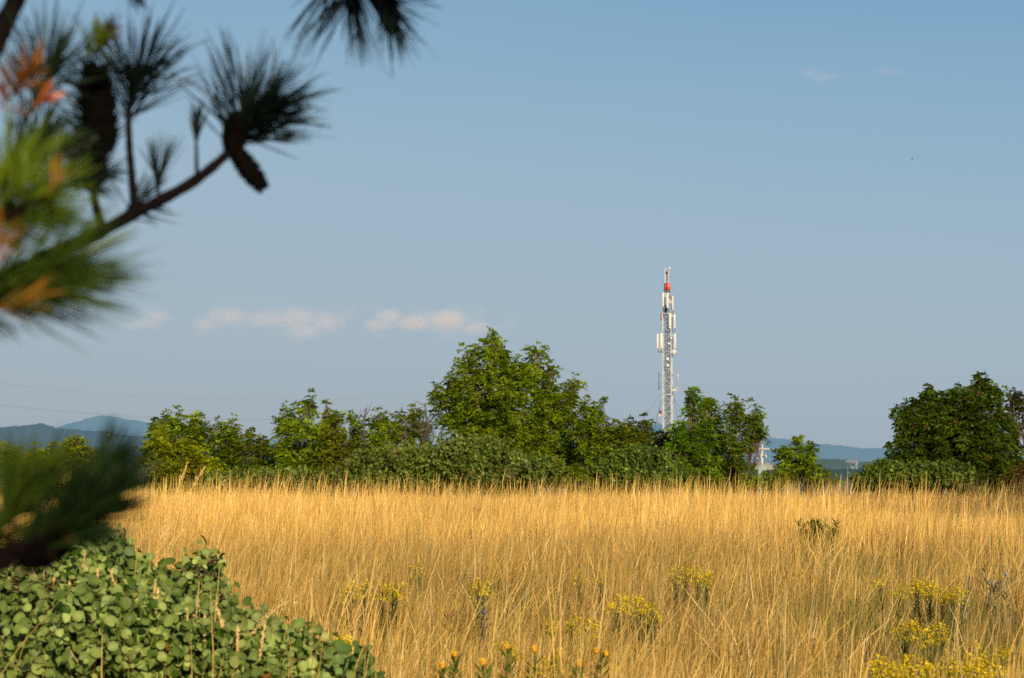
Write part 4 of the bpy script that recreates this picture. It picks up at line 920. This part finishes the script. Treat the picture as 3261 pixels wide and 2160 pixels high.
def place_weed(px, py, label, group, r):
    """plant whose flower head shows at (px, py): it stands where a 0.84 m plant reaches that line of sight"""
    D = .85; Y = 8.0
    for _ in range(30):
        q = P(px, py, Y); Y = np.clip(Y + (q[2] - (float(gz(q[0], Y)) + D)) * 6, 5.5, 40)
    q = P(px, py, Y); i = r.integers(0, 3)
    o = YP[i] if not YU[i] else copy_tree(YP[i]); YU[i] = 1
    o.location = (q[0], q[1], float(gz(q[0], q[1])) - .01); o.rotation_euler = (r.normal(0, .04), r.normal(0, .04), r.uniform(0, 6.28)); s = r.uniform(.93, 1.07); o.scale = (s * r.uniform(.9, 1.3), s * r.uniform(.9, 1.3), 1)
    props(o, label, 'wildflower', group)
rw = np.random.default_rng(44)
PATCH = [('yellow weed in the dense blooming patch at the bottom right edge', 'yellow weeds blooming along the bottom right', [(2780, 2120), (2800, 2135), (2850, 2115), (2870, 2130), (2900, 2145), (2940, 2140), (2965, 2150), (3000, 2145), (3030, 2125), (3060, 2150), (3090, 2130), (3120, 2145), (3140, 2150), (2830, 2150), (2930, 2120), (3110, 2110)]),
         ('yellow weed in the patch below the row of blue-grey thistles', 'yellow weeds below the thistles', [(2830, 1850), (2838, 1870), (2905, 1858), (2935, 1868), (2955, 1860), (2975, 1875), (2990, 1885), (3015, 1888), (3055, 1882), (3062, 1895)]),
         ('faint yellow weed half hidden in grass above the bottom right patch', 'half hidden yellow weeds', [(2870, 1998), (2900, 2000), (2935, 2003), (2960, 2010), (2990, 2005), (3150, 2090), (3120, 2075), (3020, 2085), (3180, 2080)]),
         ('yellow weed in the three-headed clump at the middle of the meadow', 'three-headed yellow clump', [(1955, 1915), (1970, 1925), (2010, 1918), (2015, 1935), (2048, 1935), (2055, 1945)]),
         ('small yellow weed just below the three-headed clump', 'yellow weeds below the clump', [(1790, 1985), (1835, 1978), (1885, 1985), (1900, 2000)]),
         ('yellow weed in the ragged patch above the three-headed clump', 'ragged yellow patch', [(2145, 1825), (2180, 1818), (2200, 1840), (2235, 1825), (2250, 1822), (2270, 1835), (1920, 1830), (1870, 1832)]),
         ('yellow weed in the clump between the smoke bush and the meadow middle', 'left yellow clump', [(1150, 1865), (1165, 1875), (1220, 1872), (1235, 1878), (1250, 1872)]),
         ('single yellow weed higher up the left meadow', None, [(1328, 1812)]), ('pair of yellow weeds left of the meadow middle', 'pair of yellow weeds', [(1515, 1865), (1535, 1862)]),
         ('greenish yellow sprig inside the near smoke bush', None, [(190, 1950)]), ('yellow weed by the right end of the smoke bush', 'yellow weeds by the smoke bush', [(1085, 2050), (1105, 2045)]),
         ('yellow weed far up the meadow below the tall tree', None, [(1520, 1672)]), ('pale yellow weed behind the orange flowers', 'pale yellow weeds behind the orange flowers', [(1635, 2075), (1760, 2110), (1775, 2100)])]
for lab, gr, pts in PATCH:
    for (px, py) in pts: place_weed(px, py, lab, gr, rw)

def orange_flower(px, py, label, seed, n=1):
    r = np.random.default_rng(seed); Y = 8.6
    for _ in range(30):
        q = P(px, py, Y); Y = np.clip(Y + (q[2] - (float(gz(q[0], Y)) + .93)) * 6, 6, 14)
    q = P(px, py, Y); g = float(gz(q[0], q[1])); e = empty('orange_flower', (q[0], q[1], g), label, 'wildflower', 'orange flowers on leafy stems along the bottom edge')
    H = q[2] - g; o = np.array([q[0], q[1], g]); m = MB(); m.tube([o, o + [.005, 0, H * .5], q], [.004, .0035, .003], 6, c=(.09, .13, .03)); m.build('stem', M_GRASS, e)
    k = 110; z = r.uniform(.15, 1, k) ** .7 * (H - .02); a = np.arange(k) * 2.4; ln = .055 * r.uniform(.7, 1.2, k); d = np.stack([np.cos(a) * .8, np.sin(a) * .8, np.full(k, .75)], 1) * ln[:, None]
    p = o + np.stack([0 * z, 0 * z, z], 1); s = np.stack([-np.sin(a), np.cos(a), 0 * a], 1) * .006
    V = np.stack([p, p + d * .5 + s, p + d, p + d * .5 - s], 1).reshape(-1, 3); C = np.repeat(np.array([.15, .25, .03]) * r.uniform(.6, 1.3, (k, 1)), 4, 0)
    mesh_obj('leaves', V, np.arange(len(V)).reshape(-1, 4), M_LEAF, e, C)
    for i in range(n):
        c = q + np.array([(i - (n - 1) / 2) * .035, 0, .006 - .01 * i]); m = MB()
        m.lathe(c, (0, -.5, .85), [(-.010, .003), (-.003, .0085), (.003, .0085), (.007, .0055), (.0085, 0)], 12, c=(.8, .42, .02))
        kk = 26
        for j in range(kk):
            a = j * 6.283 / kk + r.normal() * .08; d = np.array([math.cos(a), math.sin(a) * .75 - .1, .55 * math.sin(a) + .3 + r.normal() * .15]); sd = np.array([-math.sin(a), math.cos(a), 0]) * .0018; b0 = c + d * .0055
            m.add([b0 - sd, b0 + sd, b0 + d * .008 + sd * 1.1, b0 + d * .008 - sd * 1.1], [(0, 1, 2, 3)], c=(.95, .6, .02))
        m.build('blossom', M_FLOWER, e)
for k, (px, py, lab, n) in enumerate([(1448, 2092, 'orange-yellow flower left of the two tallest orange blooms', 1), (1540, 2118, 'low orange-yellow flower between the left bloom and the tallest bloom', 1), (1615, 2068, 'tallest orange-yellow bloom with a paler tuft beside it', 1), (1702, 2075, 'orange-yellow flower right of the tallest bloom', 1), (1915, 2080, 'double-headed orange-yellow flower, farthest right of the orange ones', 2), (1410, 2128, 'small orange flower at the left end of the orange row', 1), (1845, 2122, 'small orange flower just left of the double-headed one', 1)]):
    orange_flower(px, py, lab, 300 + k, n)

def leafy_weed(px, py, wpx, label, seed, H=.82, col=(.14, .2, .025), n=9, tipcol=None, cat='weed'):
    r = np.random.default_rng(seed); Y = 15.0
    for _ in range(40):
        q = P(px, py, Y); Y = np.clip(Y + (q[2] - (float(gz(q[0], Y)) + H)) * 6, 6, 36)
    q = P(px, py, Y); g = float(gz(q[0], q[1])); o = np.array([q[0], q[1], g]); e = empty('leafy_weed', o, label, cat); W = wpx / FPX * Y / 2; m = MB(); V = []; C = []; Tp = []
    for i in range(n):
        t = o + np.array([r.uniform(-W, W), r.uniform(-.15, .15), H * r.uniform(.68, 1.05)]); b = o + np.array([(t[0] - o[0]) * .55, r.normal() * .03, 0]); qq = bez(b, (b + t) / 2, t, 5); m.tube(qq, [.004, .0035, .003, .0025, .002], 5, c=np.array(col) * .9); Tp.append(t)
        k = 70; u = r.uniform(.45, 1, k); p = b + (t - b) * u[:, None]; a = r.uniform(0, 6.28, k); d = np.stack([np.cos(a), np.sin(a), np.full(k, .8)], 1) * r.uniform(.04, .085, (k, 1)); s = np.stack([-np.sin(a), np.cos(a), 0 * a], 1) * (.009 if wpx > 60 else .004)
        V.append(np.stack([p, p + d * .5 + s, p + d, p + d * .5 - s], 1).reshape(-1, 3)); C.append(np.repeat(np.array(col) * r.uniform(.6, 1.4, (k, 1)), 4, 0))
    m.build('stems', M_GRASS, e); V = np.concatenate(V); mesh_obj('leaves', V, np.arange(len(V)).reshape(-1, 4), M_LEAF, e, np.concatenate(C))
    if tipcol is not None:
        for t in Tp[::2]: m = MB(); m.lathe(t, (0, 0, 1), [(-.01, 0), (-.004, .009), (.006, .010), (.012, .006), (.014, 0)], 8, c=tipcol); m.build('flower_head', M_FLOWER, e)
leafy_weed(2600, 1675, 150, 'green bushy weed standing alone in the upper right meadow', 401, n=34, H=.84, tipcol=(.55, .4, .02))
leafy_weed(822, 1655, 26, 'blue-violet flower spike in the upper left meadow', 402, n=4, col=(.14, .14, .13), tipcol=(.22, .2, .36), cat='wildflower')
leafy_weed(1540, 1898, 20, 'grey-blue thistle left of the meadow middle', 403, n=3, col=(.14, .16, .13), tipcol=(.2, .2, .34), cat='wildflower')
leafy_weed(3070, 1845, 22, 'leftmost grey-blue thistle of the row near the right edge', 404, n=3, col=(.27, .29, .2), tipcol=(.34, .37, .5), cat='wildflower')
leafy_weed(3150, 1835, 40, 'tallest grey-blue thistle clump near the right edge', 405, n=4, col=(.27, .29, .2), tipcol=(.34, .37, .5), cat='wildflower')
leafy_weed(3200, 1845, 20, 'rightmost grey-blue thistle near the right edge', 406, n=3, col=(.27, .29, .2), tipcol=(.34, .37, .5), cat='wildflower')
leafy_weed(1435, 1978, 12, 'single dull pink seed pod plant above the orange flowers', 407, n=1, H=.8, col=(.4, .3, .1), tipcol=(.45, .18, .14), cat='wildflower')
leafy_weed(1530, 1622, 14, 'pale violet sprig high in the middle meadow', 408, n=2, col=(.2, .18, .1), tipcol=(.3, .26, .36), cat='wildflower')

# ------------------------------------------------------------------ pine
def needles(parent, base, axis_end, Y, n, length, spread, dark, light, seed, width=.0018, lab=None, droop=0.0, mn=12, fwd=0.0):
    r = np.random.default_rng(seed); a = P(*base, Y); b = P(*axis_end, Y - fwd); ax = unit(b - a)
    t = r.uniform(0, 1, (n, 1)) ** .8; p = a + (b - a) * t
    ref = np.array([0, 1.0, 0]) if abs(ax[1]) < .8 else np.array([1.0, 0, 0]); u = unit(np.cross(ax, ref)); v = np.cross(ax, u)
    ang = np.radians(r.uniform(mn, spread, (n, 1)) * (1.1 - .35 * t)); ph = r.uniform(0, 6.28, (n, 1))
    # needles sit in pairs
    nb = max(6, n // 11); bi = r.integers(0, nb, n)           # needles gather in tufts
    ba = np.radians(r.uniform(mn, spread, (nb, 1)))[bi] + r.normal(0, .075, (n, 1)); bp = r.uniform(0, 6.28, (nb, 1))[bi] + r.normal(0, .13, (n, 1))
    ang = np.where(r.random((n, 1)) < .75, ba, ang); ph = np.where(ang == ba, bp, ph)
    d = unit(ax * np.cos(ang) + (u * np.cos(ph) + v * np.sin(ph)) * np.sin(ang)); d[1::2] = unit(d[::2][:len(d[1::2])] + r.normal(0, .06, d[1::2].shape)); p[1::2] = p[::2][:len(p[1::2])]
    Ln = length * r.uniform(.75, 1.1, (n, 1)); sd = unit(np.cross(d, r.normal(0, 1, d.shape))) * width * .5; bend = r.normal(0, .07, (n, 3)) + np.array([0, 0, -droop])
    V = np.empty((n, 4, 2, 3))
    for k, tk in enumerate((0, .35, .7, 1.0)):
        c = p + d * Ln * tk + bend * Ln * tk ** 2; wk = 1.0 if k < 3 else .25; V[:, k, 0] = c - sd * wk; V[:, k, 1] = c + sd * wk
    q = np.array([[0, 1, 3, 2], [2, 3, 5, 4], [4, 5, 7, 6]]); F = (np.arange(n)[:, None, None] * 8 + q[None]).reshape(-1, 4)
    C = np.array(dark) + (np.array(light) - np.array(dark)) * np.clip(r.normal(.4, .25, (n, 1)), 0, 1); C = np.repeat(C, 8, 0)
    o = mesh_obj('needles', V.reshape(-1, 3), F, M_NEEDLE, parent, C)
    if lab: o['label'] = lab
    return o

def cone(parent, base, tip, Y, rad, col=(.003, .0022, .002), lab=None):  # default colour is almost black, with the shade on the cones painted in
    a = P(*base, Y); b = P(*tip, Y); L_ = np.linalg.norm(b - a); m = MB(); ax = unit(b - a)
    m.lathe(a, ax, [(0, .001)] + [(L_ * t, rad * .82 * math.sin(math.pi * min(t * .85 + .12, 1)) ** .7) for t in np.linspace(.05, .95, 8)] + [(L_, .001)], 12, c=col)
    ref = np.array([0, 1.0, 0]); u = unit(np.cross(ax, ref)); v = np.cross(ax, u)
    for k in range(90):
        t = .05 + .9 * k / 90; an = k * 2.4; rr_ = rad * .8 * math.sin(math.pi * min(t * .85 + .12, 1)) ** .7; rd = u * math.cos(an) + v * math.sin(an); td = -u * math.sin(an) + v * math.cos(an)
        c = a + ax * L_ * t + rd * rr_; s = rad * .3
        m.add([c - td * s - ax * s * .4, c + td * s - ax * s * .4, c + td * s * .8 + ax * s + rd * s * .7, c + ax * s * 1.3 + rd * s * .75, c - td * s * .8 + ax * s + rd * s * .7], [(0, 1, 2, 3)], [(0, 3, 4)], c=np.array(col) * (1.5 if k % 3 else .8))
    o = m.build('cone', M_BARK, parent)
    if lab: o['label'] = lab

def pine():
    tb = np.array([-1.75, 1.5, 0.0]); tb[2] = float(gz(tb[0], tb[1]))
    e = empty('pine_tree', tb, 'dark blurred pine reaching in from the left with cones and long needles', 'tree')
    bark = (.008, .0055, .006)  # near-black: the crown's shade is put into the bark colour
    m = MB(); m.tube([tb - [0, 0, .1], tb + [.03, 0, 1.2], tb + [.0, .05, 2.6], tb + [.05, 0, 4.4]], [.17, .14, .11, .06], 14, c=bark); m.build('trunk', M_BARK, e, smooth=True)
    def branch(pts, rad, start=None):
        q = [P(*p) for p in pts]
        if start is not None: q = [np.array(start)] + q
        q = np.array(q); t = np.linspace(0, len(q) - 1, 30); i = np.minimum(t.astype(int), len(q) - 2); f = (t - i)[:, None]; s = q[i] * (1 - f) + q[i + 1] * f
        k = np.array([.25, .5, .25]); s2 = s.copy()
        for _ in range(3): s2[1:-1] = s2[:-2] * .25 + s2[1:-1] * .5 + s2[2:] * .25
        rds = np.interp(np.linspace(0, 1, 30), np.linspace(0, 1, len(rad)), rad) * (1 + .08 * np.sin(np.arange(30) * 2.1))
        m = MB(); m.tube(s2, rds, 9, c=bark); return m.build('branch', M_BARK, e, smooth=True)
    Yb = 2.6
    branch([(-150, 980, 2.45), (120, 830, 2.5), (300, 752, Yb), (430, 678, Yb), (600, 592, Yb), (680, 530, Yb), (745, 470, Yb)], [.018, .013, .0095, .0085, .0075, .007, .0062, .0055], start=(-1.72, 1.52, 1.75))
    branch([(430, 678, Yb), (422, 590, Yb), (412, 480, Yb), (408, 380, Yb), (418, 290, Yb)], [.0062, .0052, .0045, .004, .003])
    branch([(628, 575, Yb), (626, 520, Yb), (625, 460, Yb)], [.003, .0025, .002])
    branch([(505, 640, Yb), (503, 600, Yb), (500, 560, Yb)], [.0025, .002, .0016])
    branch([(330, 745, 2.5), (300, 640, 2.45), (290, 520, 2.4), (300, 380, 2.4)], [.006, .005, .004, .003])
    branch([(-200, 520, 2.2), (-20, 150, 2.25), (20, 60, 2.25), (90, -80, 2.25)], [.014, .012, .011, .009], start=(-1.72, 1.52, 2.15))
    branch([(-200, 740, 1.75), (-20, 710, 1.72), (110, 640, 1.7)], [.012, .007, .006, .004], start=(-1.72, 1.5, 1.85))
    branch([(-250, 1000, 1.75), (-40, 930, 1.72), (130, 880, 1.7)], [.012, .007, .006, .004], start=(-1.72, 1.5, 1.65))
    branch([(-250, 1830, 1.72), (-20, 1790, 1.7), (130, 1725, 1.7), (260, 1620, 1.7)], [.016, .013, .011, .008, .004], start=(-1.72, 1.48, 1.35))
    branch([(-100, 1790, 1.75), (-10, 1680, 1.75), (60, 1600, 1.75)], [.006, .005, .003])
    branch([(300, -700, 2.5), (900, -260, 2.6), (1050, -120, 2.6), (1130, -30, 2.6)], [.02, .012, .008, .006, .004], start=(-1.7, 1.5, 2.9))
    branch([(1000, -160, 2.6), (1200, -60, 2.55), (1245, 30, 2.55)], [.005, .005, .004])
    D, B = (.003, .008, .007), (.009, .020, .014)          # blue-green needles, shade put into their near-black colour
    G0, G1 = (.05, .10, .008), (.19, .26, .012)            # the same needles with sunlight put into a yellow-green colour
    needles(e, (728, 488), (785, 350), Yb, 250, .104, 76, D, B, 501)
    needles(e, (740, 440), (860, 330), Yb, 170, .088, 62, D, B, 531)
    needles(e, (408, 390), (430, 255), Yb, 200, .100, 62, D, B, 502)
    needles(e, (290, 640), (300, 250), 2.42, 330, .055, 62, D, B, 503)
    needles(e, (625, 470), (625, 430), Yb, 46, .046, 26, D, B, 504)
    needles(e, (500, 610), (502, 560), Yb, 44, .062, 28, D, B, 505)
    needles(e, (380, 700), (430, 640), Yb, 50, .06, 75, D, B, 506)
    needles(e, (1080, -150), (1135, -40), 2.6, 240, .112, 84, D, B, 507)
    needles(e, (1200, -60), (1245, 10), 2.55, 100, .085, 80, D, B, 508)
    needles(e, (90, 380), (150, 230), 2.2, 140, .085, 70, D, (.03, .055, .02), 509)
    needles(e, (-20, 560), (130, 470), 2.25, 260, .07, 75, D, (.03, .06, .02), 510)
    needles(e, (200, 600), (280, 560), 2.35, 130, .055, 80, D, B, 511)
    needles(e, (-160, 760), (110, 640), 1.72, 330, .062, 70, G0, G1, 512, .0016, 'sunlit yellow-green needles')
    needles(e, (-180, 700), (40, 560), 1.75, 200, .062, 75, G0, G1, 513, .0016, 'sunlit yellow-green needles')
    needles(e, (-100, 960), (140, 880), 1.7, 330, .092, 55, (.025, .055, .008), (.09, .14, .014), 514, .0016, 'green needles sweeping to the right')
    needles(e, (-170, 980), (10, 970), 1.72, 120, .065, 70, (.02, .045, .015), (.07, .11, .02), 515, .0016)
    needles(e, (40, 1790), (250, 1640), 1.7, 250, .072, 46, (.004, .012, .005), (.028, .06, .010), 536, .0021, 'dark lowest needle sprig', mn=4)
    needles(e, (150, 1740), (330, 1580), 1.7, 170, .052, 52, (.004, .012, .005), (.02, .045, .010), 537, .0021, mn=4)
    needles(e, (200, 1690), (330, 1520), 1.72, 150, .052, 42, (.004, .012, .006), (.02, .045, .012), 539, .0021, mn=3)
    needles(e, (-60, 1760), (60, 1600), 1.75, 260, .066, 50, (.02, .045, .006), (.10, .15, .012), 517, .0021, 'olive needles lit by the sun', mn=4)  # lighter olive colour stands in for sun on this tuft
    needles(e, (-20, 1660), (120, 1560), 1.75, 90, .06, 50, (.02, .045, .006), (.09, .13, .012), 538, .0021, mn=4)
    needles(e, (-40, 1780), (170, 1720), 1.7, 200, .026, 85, (.008, .006, .004), (.07, .034, .01), 518, .0021)
    # unseen overhead bough, added to shade the pine's branch tips
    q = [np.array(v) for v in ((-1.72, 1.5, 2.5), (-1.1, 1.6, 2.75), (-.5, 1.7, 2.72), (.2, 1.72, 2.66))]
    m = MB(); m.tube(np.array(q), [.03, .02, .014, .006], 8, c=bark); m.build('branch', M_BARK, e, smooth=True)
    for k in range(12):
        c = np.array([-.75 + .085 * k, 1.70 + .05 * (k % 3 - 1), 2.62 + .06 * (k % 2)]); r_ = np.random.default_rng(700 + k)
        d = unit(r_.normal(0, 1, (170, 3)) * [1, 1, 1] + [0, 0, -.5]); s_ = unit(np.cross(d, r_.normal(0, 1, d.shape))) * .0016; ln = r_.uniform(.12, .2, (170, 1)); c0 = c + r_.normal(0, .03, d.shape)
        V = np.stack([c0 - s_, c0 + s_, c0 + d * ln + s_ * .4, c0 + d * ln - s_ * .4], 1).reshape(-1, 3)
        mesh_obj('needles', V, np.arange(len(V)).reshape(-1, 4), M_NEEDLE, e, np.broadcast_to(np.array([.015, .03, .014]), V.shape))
    O0, O1 = (.12, .05, .012), (.46, .17, .035)
    needles(e, (0, 350), (95, 230), 1.95, 110, .034, 85, O0, O1, 519, .002, 'withered orange needles')
    needles(e, (110, 340), (150, 300), 1.95, 40, .02, 85, (.3, .09, .02), (.6, .17, .05), 520, .002, 'withered orange needles')
    needles(e, (-40, 860), (10, 740), 1.6, 24, .03, 35, O0, O1, 521, .002, 'withered orange needles')
    needles(e, (-20, 990), (90, 950), 1.6, 20, .03, 50, (.16, .08, .01), (.32, .15, .02), 522, .002, 'withered orange needles')
    needles(e, (150, 620), (190, 560), 1.65, 8, .025, 40, (.25, .13, .02), (.45, .24, .04), 523, .002, 'withered orange needles')
    cone(e, (735, 490), (765, 365), Yb, .0165); cone(e, (740, 468), (842, 606), Yb, .014)
    cone(e, (330, 500), (300, 200), 2.4, .022); cone(e, (300, 600), (270, 400), 2.38, .02)
    cone(e, (1225, -30), (1250, 105), 2.55, .013)
    cone(e, (60, 1790), (220, 1720), 1.7, .014)
    needles(e, (300, 190), (330, 90), 2.3, 90, .03, 70, (.02, .016, .01), (.09, .05, .025), 524)
    needles(e, (270, 190), (300, 130), 2.2, 40, .03, 60, G0, G1, 525)
    needles(e, (400, -60), (430, 0), 2.4, 60, .02, 80, D, (.03, .015, .01), 526)
    return e
pine()

# ------------------------------------------------------------------ render settings
S.render.engine = 'CYCLES'
S.view_settings.view_transform = 'Standard'; S.view_settings.look = 'None'; S.view_settings.exposure = 0; S.view_settings.gamma = 1
cy = S.cycles
cy.max_bounces = 6; cy.diffuse_bounces = 3; cy.glossy_bounces = 2; cy.transmission_bounces = 3; cy.volume_bounces = 2; cy.transparent_max_bounces = 6
cy.use_denoising = False
cy.sample_clamp_indirect = 6
try: cy.denoiser = 'OPENIMAGEDENOISE'
except Exception: pass
